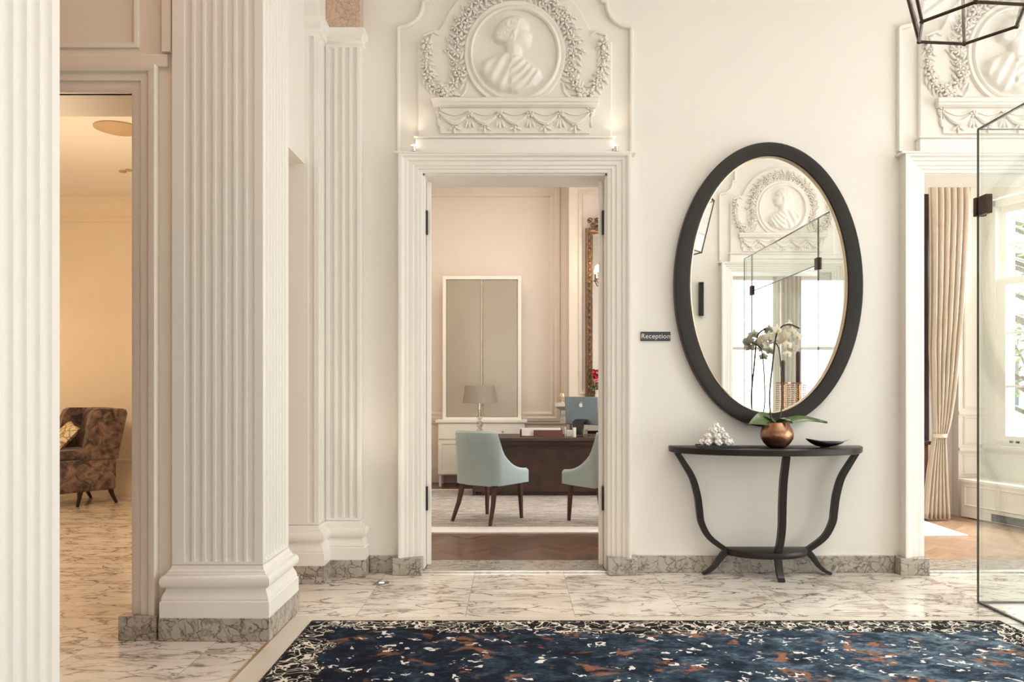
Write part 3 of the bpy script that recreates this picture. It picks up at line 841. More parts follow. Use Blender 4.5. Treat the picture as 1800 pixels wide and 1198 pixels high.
arc = [(-.425*math.cos(a)*.97, MC+.43*math.sin(a)) for a in [(-14+16*i)*PI/180 for i in range(14)]]
cluster(mb, arc, .034, .046); cluster(mb, [(x*1.10, MC+(z-MC)*1.10) for x, z in arc[1:-1]], .026, .075); cluster(mb, [(x*.93, MC+(z-MC)*.93) for x, z in arc], .020, .10)
mb.build('garland', M['plaster'], rel, world=False)
for s in (-1, 1):
    mb = MB()
    fp = [(-.615, MC+.05), (-.62, MC-.06), (-.60, MC-.16), (-.545, MC-.245), (-.47, MC-.275), (-.41, MC-.22), (-.385, MC-.13)]
    fp = [(x*(-s), z) for x, z in fp] if s == 1 else fp
    cluster(mb, fp[:3], .027, .042); cluster(mb, fp[2:], .034, .042)
    tp = [(x, -.036, z) for x, z in fp]
    mb.tube(tp, .010, 6)
    rosette(mb, fp[0][0], fp[0][1]+.02, .045); rosette(mb, fp[4][0], fp[4][1], .042)
    # ribbon scroll beside the festoon
    sc = [(fp[0][0], MC+.07), (fp[0][0]-s*.02*-1, MC+.13), (fp[0][0]+s*-.05, MC+.16), (fp[0][0]+s*-.09, MC+.13)]
    mb.tube([(x, -.036, z) for x, z in sc], [.006, .012, .012, .005], 6)
    mb.build('festoon', M['plaster'], rel, world=False)
    # curved bracket from the ring down to the shelf
    mb = MB()
    br = [(s*.33, MC-.20), (s*.345, MC-.26), (s*.385, MC-.31), (s*.45, MC-.345)]
    mb.tube([(x, -.034, z) for x, z in br], [.008, .012, .012, .008], 8)
    mb.build('bracket', M['plaster'], rel, world=False)
mb = MB()
pr = [(0, 3.235), (.035, 3.238), (.05, 3.25), (.05, 3.262), (.062, 3.268), (.066, 3.29), (.05, 3.30), (0, 3.302)]
sweep(mb, [(.56, 0), (.56, .001)], [(0, 0)], lambda u, v, h: (u, v, h)) if False else None
mb.rings([[(-.55-p*.4, -.028, zt(z)), (-.55-p*.4, -.028-p, zt(z)), (.55+p*.4, -.028-p, zt(z)), (.55+p*.4, -.028, zt(z))] for p, z in pr])
mb.build('cornice', M['plaster'], rel, world=False)
mb = MB().box(-.52, .52, -.045, -.028, zt(3.06), zt(3.235)); mb.build('frieze', M['plaster'], rel, world=False)
mb = MB()
for k in range(5):
    cx = -.42+.21*k
    for q in (-1, 1):
        sw = [(cx+q*(.105-.105*t), zt(3.205-.055*math.sin(PI*t*.5))) for t in [i/6 for i in range(7)]]
    sw = [(cx-.10+.2*t, zt(3.20-.07*math.sin(PI*t))) for t in [i/10 for i in range(11)]]
    mb.tube([(x, -.052, z) for x, z in sw], [.006+.012*math.sin(PI*i/10) for i in range(11)], 7)
    sw = [(cx-.09+.18*t, zt(3.215-.03*math.sin(PI*t))) for t in [i/10 for i in range(11)]]
    mb.tube([(x, -.05, z) for x, z in sw], .006, 6)
    rosette(mb, cx+.0, zt(3.115), .026, -.046); 
    for a in (-.5, -1.57, -2.6): leaf(mb, cx+.03*math.cos(a), zt(3.10)+.02*math.sin(a), .026, a, -.046)
    if k < 4:
        rosette(mb, cx+.105, zt(3.19), .028, -.046)
        for a in (-1.2, -1.57, -1.9): leaf(mb, cx+.105+.04*math.cos(a)*1.5, zt(3.16)+.04*math.sin(a), .03, a, -.046)
for s in (-1, 1):
    leaf(mb, s*.54, zt(3.2), .04, 1.2*s, -.03); leaf(mb, s*.53, zt(3.14), .04, 1.7, -.03); rosette(mb, s*.525, zt(3.22), .03, -.034)
mb.build('frieze_carving', M['plaster'], rel, world=False)
dup(rel, (3.5, 5.6, RZ), 0, 'plaster relief of a bust medallion above the right doorway, behind the hanging lantern')
dup(rel, (3.49, .68, RZ), PI, 'plaster medallion relief seen reflected inside the oval mirror')

# small accent lamps on the ledge above door 1 and the in-floor uplight
for i, x in enumerate((-.70, .70)):
    t = thing('accent_lamp', 'tiny glowing accent lamp at the %s end of the ledge over the reception door' % ('left' if x < 0 else 'right'), 'lamp', (x, 5.515, 2.921), 0, 'ledge accent lamps')
    MB().lathe([(.020, 0), (.020, .008), (.016, .012), (.016, .034), (.018, .036)], (x, 5.515, 2.921), 16).build('housing', M['chrome'], t)
    MB().lathe([(.0155, .036), (.014, .043), (.007, .048), (.0, .049)], (x, 5.515, 2.921), 16).build('lens', M['lampglow'], t)
    spot('accent_beam', (x, 5.49, 3.0), (x, 5.58, 3.9), .8, (1, .86, .64), 100, .9, .015)
t = thing('floor_uplight', 'round uplight with lit lens set in the marble floor before the corner pilaster', 'lamp', (-.88, 5.275, 0))
MB().lathe([(.034, 0), (.050, 0), (.050, .004), (.034, .006)], (-.88, 5.275, 0), 28).build('trim_ring', M['steel'], t)
MB().lathe([(.033, 0), (.033, .005), (.0, .007)], (-.88, 5.275, 0), 28).build('lens', M['lampglow'], t)
spot('uplight_beam', (-.88, 5.275, .03), (-1.10, 5.48, 3.4), 22, (1, .86, .64), 46, .9, .03)

# ================================================================== RUG
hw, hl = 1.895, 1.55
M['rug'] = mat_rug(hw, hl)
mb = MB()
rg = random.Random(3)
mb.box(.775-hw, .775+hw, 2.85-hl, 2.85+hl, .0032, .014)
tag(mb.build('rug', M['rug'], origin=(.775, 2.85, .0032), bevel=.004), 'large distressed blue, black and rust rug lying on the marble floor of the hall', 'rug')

# ================================================================== OVAL MIRROR
MX, MZ = 1.764, 2.006
t = thing('wall_mirror', 'tall oval mirror in a wide dark brown frame above the console table', 'mirror', (MX, 5.6, MZ-.99))
n = 96
def ell(rx, rz, y): return [(MX+rx*math.cos(2*PI*k/n), y, MZ+rz*math.sin(2*PI*k/n)) for k in range(n)]
mb = MB()
rings = []
for k, h in [(1, .002), (1, .045), (.985, .056), (.94, .062), (.80, .064), (.30, .060), (.12, .056), (.05, .050)]:
    rx = .543+(.655-.543)*k; rz = .888+(.99-.888)*k
    rings.append(ell(rx, rz, 5.598-h))
mb.rings(rings, cap=False)
mb.build('frame', M['mframe'], t, angle=25)
mb = MB()
mb.rings([ell(.5486, .893, 5.548), ell(.545, .890, 5.545), ell(.539, .885, 5.549), ell(.537, .883, 5.566)], cap=False)
mb.build('gilt_lip', M['gold'], t)
mb = MB(); mb.rings([ell(.5385, .8845, 5.566), ell(.5385, .8845, 5.570)]); mb.build('mirror_glass', M['mirror'], t, angle=20)
mb = MB(); mb.rings([ell(.64, .97, 5.575), ell(.64, .97, 5.598)]); mb.build('backing', M['black'], t)

# sign
t = thing('door_sign', 'small black sign plate with white lettering between the doorway and the oval mirror', 'sign', ((1152-905)/250.7, 5.6, 1.62))
sx, sz = (1152-905)/250.7, 1.3+(679-591)/250.7
MB().box(sx-.104, sx+.104, 5.590, 5.6, sz-.032, sz+.032).build('plate', M['black'], t, bevel=.001)
cu = bpy.data.curves.new('lettering', 'FONT'); cu.body = 'Reception'; cu.size = .047; cu.align_x = 'CENTER'; cu.align_y = 'CENTER'; cu.extrude = .0006; cu.space_character = 1.06
tmp = bpy.data.objects.new('tmp', cu); COL.objects.link(tmp)
dg = bpy.context.evaluated_depsgraph_get(); me = bpy.data.meshes.new_from_object(tmp.evaluated_get(dg))
bpy.data.objects.remove(tmp)
me.materials.clear(); me.materials.append(M['label_white'])
lo = bpy.data.objects.new('lettering', me); COL.objects.link(lo); lo.parent = t
lo.location = (0, -.0108, sz-1.62); lo.rotation_euler = (PI/2, 0, 0); ORG[lo] = ORG[t]

# ================================================================== CONSOLE TABLE
CX, CB = 1.74, 5.575
t = thing('console_table', 'half-moon dark wood console table with three curved legs under the oval mirror', 'table', (CX, 5.4, 0))
def half(rx, ry, z, yb=CB, n=40):
    return [(CX+rx*math.cos(a), yb-ry*math.sin(a), z) for a in [PI*i/n for i in range(n+1)]]
MB().rings([half(.655, .39, .845), half(.665, .40, .850), half(.668, .402, .884), half(.660, .395, .890)]).build('tabletop', M['dark'], t, angle=50)
MB().rings([half(.285, .215, .140, CB-.01), half(.29, .22, .145, CB-.01), half(.29, .22, .180, CB-.01), half(.285, .215, .185, CB-.01)]).build('lower_shelf', M['dark'], t, angle=50)
def smooth(pts, k=6):
    out = []
    P = [Vector(p) for p in pts]
    for i in range(len(P)-1):
        a = P[max(i-1, 0)]; b = P[i]; c = P[i+1]; d = P[min(i+2, len(P)-1)]
        for j in range(k):
            s = j/k
            out.append(.5*((2*b)+(c-a)*s+(2*a-5*b+4*c-d)*s*s+(3*b-a-3*c+d)*s**3))
    out.append(P[-1]); return out
up_prof = [(.622, .846), (.570, .765), (.514, .669), (.480, .55), (.466, .45), (.452, .36), (.395, .258), (.275, .168)]
ft_prof = [(.268, .178), (.315, .125), (.355, .068), (.40, .028), (.445, .009)]
for s in (-1, 1):
    pts = smooth([(CX+s*d, 5.52, z) for d, z in up_prof]); m_ = len(pts)
    mb = MB(); mb.bar(pts, [.034+.012*math.sin(PI*i/(m_-1)) for i in range(m_)], .042, up=(s, 0, .6))
    pts = smooth([(CX+s*d, 5.52, z) for d, z in ft_prof]); m_ = len(pts)
    mb.bar(pts, [.046-.030*i/(m_-1) for i in range(m_)], .042, up=(s*.5, 0, 1))
    mb.build('leg', M['dark'], t, bevel=.003)
FX = 1.768
fu = [(.375, .846), (.345, .765), (.315, .669), (.297, .55), (.29, .45), (.283, .36), (.25, .258), (.195, .168)]
ff = [(.19, .178), (.213, .125), (.235, .068), (.262, .028), (.29, .009)]
mb = MB()
pts = smooth([(FX, CB-d, z) for d, z in fu]); m_ = len(pts); mb.bar(pts, [.034+.012*math.sin(PI*i/(m_-1)) for i in range(m_)], .046, up=(0, -1, .6))
pts = smooth([(FX, CB-d, z) for d, z in ff]); m_ = len(pts); mb.bar(pts, [.046-.030*i/(m_-1) for i in range(m_)], .046, up=(0, -.5, 1))
mb.build('leg', M['dark'], t, bevel=.003)

# ---- things on the console
TZ = .890
# black tray + white blossom ornament
ox, oy = 1.36, 5.39
mb = MB(); mb.box(ox-.125, ox+.125, oy-.085, oy+.085, TZ, TZ+.010); mb.box(ox-.125, ox+.125, oy-.085, oy-.079, TZ+.01, TZ+.016); mb.box(ox-.125, ox+.125, oy+.079, oy+.085, TZ+.01, TZ+.016)
tag(mb.build('tray', M['black'], bevel=.002), 'thin black rectangular tray under the white ornament on the console', 'tray')
mb = MB(); r4 = random.Random(11)
cent = []
for (lay, nn, rad, z) in ((0, 8, .082, .026), (0, 4, .038, .030), (1, 6, .058, .066), (1, 2, .018, .07), (2, 4, .032, .104), (3, 1, 0, .132)):
    for k in range(nn):
        a = 2*PI*k/nn+lay*.5
        cent.append((ox+math.cos(a)*rad*1.15, oy+math.sin(a)*rad*.75, TZ+.010+z))
for c in cent:
    c = Vector(c)
    mb.blob(c, (.012, .012, .012), None, 6, 4)
    for k in range(9):
        zz = 1-2*(k+.5)/9; ph = k*2.4; rr = math.sqrt(1-zz*zz)
        dv = Vector((rr*math.cos(ph), rr*math.sin(ph), zz))
        q = Vector((0, 1, 0)).rotation_difference(dv).to_matrix()
        mb.blob(c+dv*.017, (.0115, .008, .0115), q, 6, 4)
tag(mb.build('blossom_ornament', M['coral'], origin=(ox, oy, TZ+.010)), 'white ceramic blossom cluster ornament at the left end of the console table', 'ornament')

# orchid
px_, py_ = 1.762, 5.37
t = thing('potted_orchid', 'white orchid in a round copper pot in the middle of the console table', 'plant', (px_, py_, TZ))
pot = MB().lathe([(.0, 0), (.050, 0), (.060, .006), (.085, .028), (.106, .062), (.110, .090), (.102, .122), (.086, .150), (.076, .168), (.078, .172), (.072, .170), (.070, .15), (.0, .148)], (px_, py_, TZ), 40, cap=False).build('pot', M['copper'], t)
MB().lathe([(.0, .150), (.045, .153), (.070, .150)], (px_, py_, TZ), 20, cap=False).build('soil', M['bark'], t)
def orchid_leaf(a, L, w, rise, droop, tilt=0, z0=.15):
    mb = MB(); rings = []
    n_ = 14
    for i in range(n_+1):
        s = i/n_; ww = w*math.sin(PI*min(1, .10+.90*s)**.8)*.5+.002
        d = L*s; z = z0+rise*math.sin(PI*.5*min(1, s*1.6))-droop*s*s
        c = Vector((px_+math.cos(a)*d, py_+math.sin(a)*d, TZ+z)); sd = Vector((-math.sin(a)*math.cos(tilt), math.cos(a)*math.cos(tilt), math.sin(tilt)))
        rings.append([c-sd*ww+Vector((0,0,.006)), c-sd*ww*.5+Vector((0,0,.001)), c+Vector((0,0,-.003)), c+sd*ww*.5+Vector((0,0,.001)), c+sd*ww+Vector((0,0,.006)),
                      c+sd*ww*.5+Vector((0,0,-.003)), c+Vector((0,0,-.007)), c-sd*ww*.5+Vector((0,0,-.003))])
    mb.rings(rings); return mb
for (a, L, w, ri, dr, *tl) in ((math.radians(-170), .205, .115, .055, .050, -.85), (math.radians(-8), .325, .080, .050, .030, .5), (math.radians(-60), .13, .07, .05, .03), (math.radians(-200), .15, .07, .06, .02), (math.radians(25), .17, .06, .05, .02)):
    orchid_leaf(a, L, w, ri, dr, *tl).build('leaf', M['leafg'], t)
def P3(px, py, D): return ((px-905)/1404*D, D, 1.3+(679-py)/1404*D)
st1 = smooth([(px_-.03, py_, TZ+.15), P3(1354, 724, 5.36), P3(1353, 690, 5.36), P3(1358, 640, 5.36), P3(1364, 592, 5.35), P3(1373, 575, 5.34), P3(1388, 570, 5.33), P3(1405, 577, 5.32)])
MB().tube(st1, .0058, 8).build('stem', M['stem'], t)
st2 = smooth([(px_+.01, py_+.01, TZ+.15), P3(1374, 715, 5.38), P3(1374, 670, 5.38), P3(1371, 625, 5.38), P3(1366, 606, 5.38), P3(1352, 596, 5.37)])
MB().tube(st2, .0045, 8).build('stem', M['stem'], t)
def flower(c, yaw, pitch, r):
    mb = MB()
    for k, (a, L, w) in enumerate(((90, 1, .62), (210, .95, .6), (330, .95, .6), (15, 1.02, .95), (165, 1.02, .95))):
        a = math.radians(a); u_ = Vector((math.cos(a), 0, math.sin(a))); s_ = Vector((-math.sin(a), 0, math.cos(a)))
        rings = []
        for i in range(8):
            q = i/7; ww = w*r*.5*math.sin(PI*(.08+.88*q)**.8)+.0006; yb = -.003*(k > 2)+.25*r*q*q
            c0 = u_*(L*r*q)+Vector((0, yb, 0))
            rings.append([c0-s_*ww, c0+Vector((0, -.0025, 0)), c0+s_*ww, c0+Vector((0, .0012, 0))])
        mb.rings(rings)
    R = Matrix.Rotation(yaw, 3, 'Z') @ Matrix.Rotation(pitch, 3, 'X')
    mb.v = [tuple(R@Vector(v)+Vector(c)) for v in mb.v]
    f = mb.build('flower', M['petal'], t)
    l2 = MB().blob((0, -.008, -.004), (r*.16, r*.2, r*.26), None, 7, 4)
    l2.v = [tuple(R@Vector(v)+Vector(c)) for v in l2.v]
    l2.build('lip', M['lipy'], f)
fr = random.Random(5)
for (x, y, D) in ((1352, 592, 5.33), (1366, 580, 5.31), (1378, 590, 5.30), (1392, 583, 5.30), (1402, 592, 5.31), (1384, 606, 5.30), (1394, 612, 5.32), (1374, 600, 5.33), (1384, 622, 5.31), (1348, 606, 5.37), (1362, 598, 5.36), (1388, 572, 5.35), (1340, 598, 5.38)):
    flower(P3(x, y, D), fr.uniform(-.7, .7), fr.uniform(-.3, .4), .041*fr.uniform(.85, 1.1))

# black dish and the clear pointed plate behind it
bxx, byy = 2.08, 5.36
mb = MB()
def dish(u_, v_):
    a = 2*PI*u_; r = v_
    x = .125*r*math.cos(a); y = .075*r*math.sin(a)
    z = .008+.030*r**2.2+.022*max(0, -math.cos(a))*r**3
    return (bxx+x, byy+y, TZ+z)
mb.grid(dish, 41, 9)
o = mb.build('bowl', M['black'], solid=.006, origin=(bxx, byy, TZ)); 
tag(o, 'shallow black leaf-shaped dish at the right end of the console table', 'bowl')
mb = MB().lathe([(.0, 0), (.034, 0), (.034, .004), (.02, .008), (0, .008)], (bxx, byy, TZ), 20, cap=False)
ob = mb.build('foot', M['black'], o)
ob.location = (0, 0, 0)
mb = MB()
mb.grid(lambda u_, v_: (2.19+.12*(u_-.5)+.05*v_, 5.47+.05*(v_-.5), TZ+.005+.05*abs(u_-.2)**1.3+.004*v_), 14, 6)
tag(mb.build('leaf_plate', M['glassy_grey'], solid=.004), 'pale grey curled plate behind the black dish on the console', 'plate')

# ================================================================== HANGING LANTERN
LC = (1.708, 3.0); LZ = 2.66
t = thing('hanging_lantern', 'black hexagonal glazed lantern hanging from the ceiling at top right', 'lantern', (LC[0], LC[1], LZ))
def hx(r, z, k, rot=math.radians(6)): 
    a = rot+PI/3*k; return (LC[0]+r*math.cos(a), LC[1]+r*math.sin(a), z)
r0, r1, H1 = .190, .315, .52
fr_ = MB()
for k in range(6):
    fr_.tube([hx(r0, LZ, k), hx(r0, LZ, k+1)], .0065, 6)
    fr_.tube([hx(r1, LZ+H1, k), hx(r1, LZ+H1, k+1)], .008, 6)
    fr_.tube([hx(r0, LZ, k), hx(r1, LZ+H1, k)], .006, 6)
    fr_.tube([hx(r1, LZ+H1, k), hx(.07, LZ+H1+.30, k)], .007, 6)
    fr_.tube([hx(.07, LZ+H1+.30, k), hx(.07, LZ+H1+.30, k+1)], .007, 6)
    fr_.blob(hx(r0, LZ, k), (.010, .010, .010), None, 6, 4)
fr_.build('frame', M['bronze'], t)
gl = MB()
for k in range(6):
    a, b, c, d = [Vector(q) for q in (hx(r0-.002, LZ+.01, k), hx(r0-.002, LZ+.01, k+1), hx(r1-.002, LZ+H1-.01, k+1), hx(r1-.002, LZ+H1-.01, k))]
    i_ = (Vector((LC[0], LC[1], a.z))-(a+b)/2).normalized()*.003
    gl.add([a, b, c, d, a+i_, b+i_, c+i_, d+i_], [(0,1,2,3), (7,6,5,4), (0,4,5,1), (1,5,6,2), (2,6,7,3), (3,7,4,0)])
gl.build('glazing', M['pane'], t)
MB().tube([(LC[0], LC[1], LZ+H1+.28), (LC[0], LC[1], HZ)], .008, 8).build('hanging_rod', M['bronze'], t)
MB().lathe([(.06, 0), (.06, -.02), (.02, -.04), (0, -.04)], (LC[0], LC[1], HZ), 24, cap=False).build('ceiling_rose', M['bronze'], t)
cb = MB().lathe([(0, 0), (.03, 0), (.04, .015), (.015, .02), (.010, .2), (.010, .42)], (LC[0], LC[1], LZ+.38), 12, cap=False)
for k in range(4):
    a = PI/2*k+.4
    cb.tube(smooth([(LC[0], LC[1], LZ+.40), (LC[0]+.05*math.cos(a), LC[1]+.05*math.sin(a), LZ+.375), (LC[0]+.085*math.cos(a), LC[1]+.085*math.sin(a), LZ+.41)]), .005, 6)
cb.build('candle_arms', M['bronze'], t)
for k in range(4):
    a = PI/2*k+.4
    c = MB().lathe([(.010, 0), (.010, .07), (.0, .07)], (LC[0]+.085*math.cos(a), LC[1]+.085*math.sin(a), LZ+.41), 12, cap=False).build('candle_sleeve', M['coral'], t)
    MB().lathe([(.0, .07), (.010, .08), (.013, .095), (.006, .12), (0, .13)], (LC[0]+.085*math.cos(a), LC[1]+.085*math.sin(a), LZ+.41), 12, cap=False).build('bulb', M['flameglow'], c)
point('lantern_light', (LC[0], LC[1], LZ+.60), 9, (1, .82, .6), .05)

# ================================================================== GLASS VESTIBULE
GX, GY0, GY1, GZ = 2.78, 1.45, 4.80, 2.84
t = thing('glass_vestibule', 'frameless glass vestibule with dark edges standing at the right of the hall', 'glass partition', (3.6, 3.1, 0))
def panel(x0, x1, y0, y1, z0, z1, nm='glass_panel'):
    return MB().box(x0, x1, y0, y1, z0, z1).build(nm, M['glass'], t)
panel(GX, GX+.012, 3.80, GY1-.012, .012, GZ); panel(GX, GX+.012, GY0+.012, 1.74, .012, GZ)
leaves = [panel(GX+.02, GX+1.03, yy, yy+.012, .012, 2.41, 'glass_door') for yy in (1.75, 3.778)]
panel(GX, GX+.012, 1.745, 3.795, 2.42, GZ, 'transom')
for y in (GY1-.012, GY0):
    panel(GX, 4.38, y, y+.012, .012, GZ); panel(4.39, 6.0, y, y+.012, .012, GZ)
es = MB()
for y0_, y1_ in ((GY0, GY1),):
    es.box(GX-.003, GX+.014, y0_, y1_, 0, .012); es.box(GX-.002, GX+.013, y0_, y1_, GZ, GZ+.008)
for y in (GY1-.012, GY0):
    es.box(GX, 6.0, y-.001, y+.013, 0, .012); es.box(GX, 6.0, y, y+.012, GZ, GZ+.004)
    es.box(GX-.003, GX+.003, y-.001, y+.013, .012, GZ)
es.box(GX, GX+.012, 1.74, 1.745, .012, GZ); es.box(GX, GX+.012, 3.795, 3.80, .012, GZ); es.box(GX, GX+.012, 1.745, 3.795, 2.41, 2.42)
es.build('edge_strip', M['edge'], t)
for (y, z) in ((GY1-.07, 2.32), (3.79, 2.37), (1.75, 2.37), (3.79, .03), (1.75, .03)):
    h = MB().box(GX-.014, GX+.026, y-.04, y+.04, z, z+.112); h.build('patch_fitting', M['bronze'], t, bevel=.003)
MB().box(GX-.02, GX+.045, GY1-.02, GY1+.012, 2.32, 2.432).build('patch_fitting', M['bronze'], t, bevel=.003)
for lf_o, yy, sg in ((leaves[0], 1.756, 1), (leaves[1], 3.784, -1)):
    hd = MB(); hx_ = GX+.95; hy = yy+sg*.045
    hd.tube([(hx_, hy, .95), (hx_, hy, 1.45)], .012, 10); hd.tube([(hx_, hy, 1.0), (hx_, yy, 1.0)], .008, 8); hd.tube([(hx_, hy, 1.40), (hx_, yy, 1.40)], .008, 8)
    hd.build('door_handle', M['bronze'], lf_o)

# pedestal table with candle holders (seen in the mirror)
t = thing('pedestal_table', 'small round dark pedestal table inside the glass vestibule, seen in the mirror', 'table', (3.08, 2.2, 0))
MB().lathe([(0, .95), (.29, .95), (.30, .96), (.30, .98), (.29, .99), (0, .99)], (3.08, 2.2, 0), 40, cap=False).build('tabletop', M['dark'], t)
MB().lathe([(0, .0), (.20, .0), (.20, .02), (.06, .05), (.03, .1), (.03, .5), (.045, .7), (.03, .9), (.08, .95), (0, .951)], (3.08, 2.2, 0), 24, cap=False).build('pedestal', M['dark'], t)
for (x, y, hh, ch, lab) in ((3.00, 2.2, .36, .26, 'beaded copper candle holder with a short brown candle, seen in the mirror'), (3.20, 2.12, .36, .36, 'beaded copper candle holder with a tall brown candle, seen in the mirror')):
    h = thing('candle_holder', lab, 'candle holder', (x, y, .99), 0, 'candle holders in the vestibule')
    b = MB()
    for zz in [i*.024 for i in range(15)]:
        for k in range(12):
            a = 2*PI*k/12; b.blob((x+.075*math.cos(a), y+.075*math.sin(a), 1.003+zz), (.009, .009, .009), None, 5, 3)
    b.lathe([(0, 0), (.085, 0), (.085, .008), (0, .012)], (x, y, .99), 24, cap=False); b.lathe([(.068, .345), (.085, .345), (.085, .355), (.068, .355), (.068, .345)], (x, y, .99), 24, cap=False)
    b.lathe([(0, .012), (.02, .012), (.02, .33), (.034, .335), (.034, .345), (0, .346)], (x, y, .99), 16, cap=False)
    b.build('beaded_body', M['bead'], h)
    cnd = MB().lathe([(0, .346), (.029, .346), (.029, .346+ch-.03), (.018, .346+ch-.005), (0, .346+ch)], (x, y, .99), 20, cap=False)
    tag(cnd.build('candle', M['candle']), lab.replace('beaded copper candle holder with a ', '').replace('brown candle', 'brown pillar candle in the beaded holder'), 'candle', 'brown pillar candles')
tag(bx('wall_light', M['black'], 2.40, 2.46, .68, .74, 2.22, 2.66, bevel=.006), 'slim black upright wall light reflected at the left rim of the mirror', 'wall light')

# ================================================================== RECEPTION ROOM
# mouldings of the back wall
def frame_moulding(mb, x0, x1, z0, z1, y, w, p, s=-1):
    sweep(mb, [(x0, z0), (x1, z0), (x1, z1), (x0, z1)], [(0, 0), (0, p*.5), (w*.2, p), (w*.45, p*.7), (w*.6, p*1.1), (w*.9, p*.8), (w, 0)], lambda u, v, h: (u, y+s*h, v), closed=True)
mb = MB(); frame_moulding(mb, -1.55, .477, .96, 3.865, 10.8, .14, .05)
mb.box(-1.8, .70, 10.775, 10.8, .80, .86)
st(mb.build('trim_9', M['recp']))
st(MB().box(-1.8, .70, 10.78, 10.8, 0, .2).build('baseboard_reception', M['recp'], bevel=.004))
st(MB().box(.70, 2.4, 10.3, 10.8, 0, 4.4).build('wall_chimney', M['recp']))
mb = MB(); frame_moulding(mb, .87, 2.2, 1.25, 3.78, 10.3, .05, .025)
st(mb.build('trim_10', M['recp']))
# cornice at wall top
mb = MB().rings([[(-1.8, 10.8-o, 4.15+z), (.7, 10.8-o, 4.15+z)] for o, z in [(0, 0), (.03, 0), (.04, .06), (.12, .16), (.16, .25), (0, .25)]], closed=False)
st(mb.build('trim_11', M['recp']))

# carpet
t = thing('carpet', 'pale grey woven carpet with an ivory border under the desk and chairs', 'rug', (.1, 8.5, 0))
MB().box(-1.30, 1.60, 7.33, 9.95, .0005, .012).build('woven_field', M['carpet'], t)
mb = MB().box(-1.52, 1.82, 7.06, 7.33, .0005, .013); mb.box(-1.52, 1.82, 9.95, 10.03, .0005, .013); mb.box(-1.52, -1.30, 7.33, 9.95, .0005, .013); mb.box(1.60, 1.82, 7.33, 9.95, .0005, .013)
mb.build('border', M['rugwhite'], t)

# cabinet
t = thing('display_cabinet', 'tall ivory cabinet with two greige upper doors against the reception back wall', 'cabinet', (-.435, 10.55, 0))
def panel_door(x0, x1, z0, z1, y, nm, rail, pm, parent):
    f = MB(); sweep(f, [(x0+rail, z0+rail), (x1-rail, z0+rail), (x1-rail, z1-rail), (x0+rail, z1-rail)], [(0, .0), (0, .022), (rail, .022), (rail, 0)], lambda u, v, h: (u, y-h, v), closed=True)
    d = f.build(nm, M['cab'], parent, bevel=.002)
    MB().box(x0+rail*.9, x1-rail*.9, y-.012, y, z0+rail*.9, z1-rail*.9).build('panel', M[pm], d)
    return d
lw = MB().box(-1.0, .13, 10.37, 10.78, .15, .83); lw.build('lower_case', M['cab'], t, bevel=.003)
MB().box(-1.03, .16, 10.33, 10.79, .83, .868).build('counter', M['cab'], t, bevel=.005)
for (a, b) in ((-.99, -.44), (-.43, .12)):
    panel_door(a, b, .165, .60, 10.37, 'door', .045, 'cab', t)
    dd = MB().box(a, b, 10.348, 10.37, .62, .82).build('drawer', M['cab'], t, bevel=.003)
    MB().blob(((a+b)/2, 10.34, .72), (.012, .012, .012)).build('knob', M['steel'], dd)
for x in (-.97, .10):
    for y in (10.40, 10.74):
        MB().lathe([(0, 0), (.018, 0), (.026, .15), (0, .15)], (x, y, 0), 12, cap=False).build('leg', M['cab'], t)
MB().box(-.94, .075, 10.47, 10.78, .868, 2.74).build('upper_case', M['cab'], t, bevel=.004)
f = MB(); sweep(f, [(-.90, .90), (.04, .90), (.04, 2.70), (-.90, 2.70)], [(0, .0), (0, .03), (.045, .03), (.045, 0)], lambda u, v, h: (u, 10.47-h, v), closed=True); f.build('upper_frame', M['cab'], t, bevel=.003)
for (a, b) in ((-.893, -.440), (-.418, .033)):
    MB().box(a, b, 10.452, 10.47, .905, 2.695).build('upper_door', M['cabpanel'], t, bevel=.004)
MB().box(-.440, -.430, 10.44, 10.462, .95, 2.65).build('pull_strip', M['gold'], t)

# desk
t = thing('desk', 'dark walnut reception desk with a solid front behind the two pale blue chairs', 'desk', (.32, 9.6, 0))
MB().box(-.62, 1.30, 9.20, 10.02, .672, .708).build('desktop', M['walnut'], t, bevel=.004)
MB().box(-.50, 1.22, 9.42, 9.45, .06, .672).build('front_panel', M['walnut'], t)
for x in (-.50, 1.18): MB().box(x, x+.04, 9.45, 9.98, .014, .672).build('side_panel', M['walnut'], t)
MB().box(-.40, 1.12, 9.455, 9.475, .014, .10).build('plinth', M['darkwood'], t)
MB().box(-.50, 1.22, 9.30, 9.42, .62, .672).build('apron', M['walnut'], t)

# desk items
DT = .708
t = thing('table_lamp', 'grey drum-shade lamp with clear glass ball base at the left end of the desk', 'lamp', (-.43, 9.75, DT))
MB().lathe([(.175, 1.075), (.178, 1.075), (.215, 1.075)][:0] + [(.205, 1.10), (.208, 1.10), (.178, 1.31), (.175, 1.31), (.205, 1.10)], (-.43, 9.75, 0), 40, cap=False).build('shade', M['shade'], t)
lb = MB()
for z, r in ((.755, .042), (.84, .045), (.925, .038), (.99, .028)): lb.lathe([(.008, -r)] + [(r*math.cos(a), r*math.sin(a)) for a in [(-70+20*i)*PI/180 for i in range(8)]] + [(.008, r)], (-.43, 9.75, z), 20)
lb.build('glass_base', M['bowlglass'], t)
MB().lathe([(0, DT), (.07, DT), (.07, DT+.008), (.008, DT+.012), (.008, 1.28), (0, 1.28)], (-.43, 9.75, 0), 20, cap=False).build('stem', M['chrome'], t)
t = thing('desk_tray', 'long leather desk tray holding white papers on the middle of the desk', 'tray', (.30, 9.5, DT))
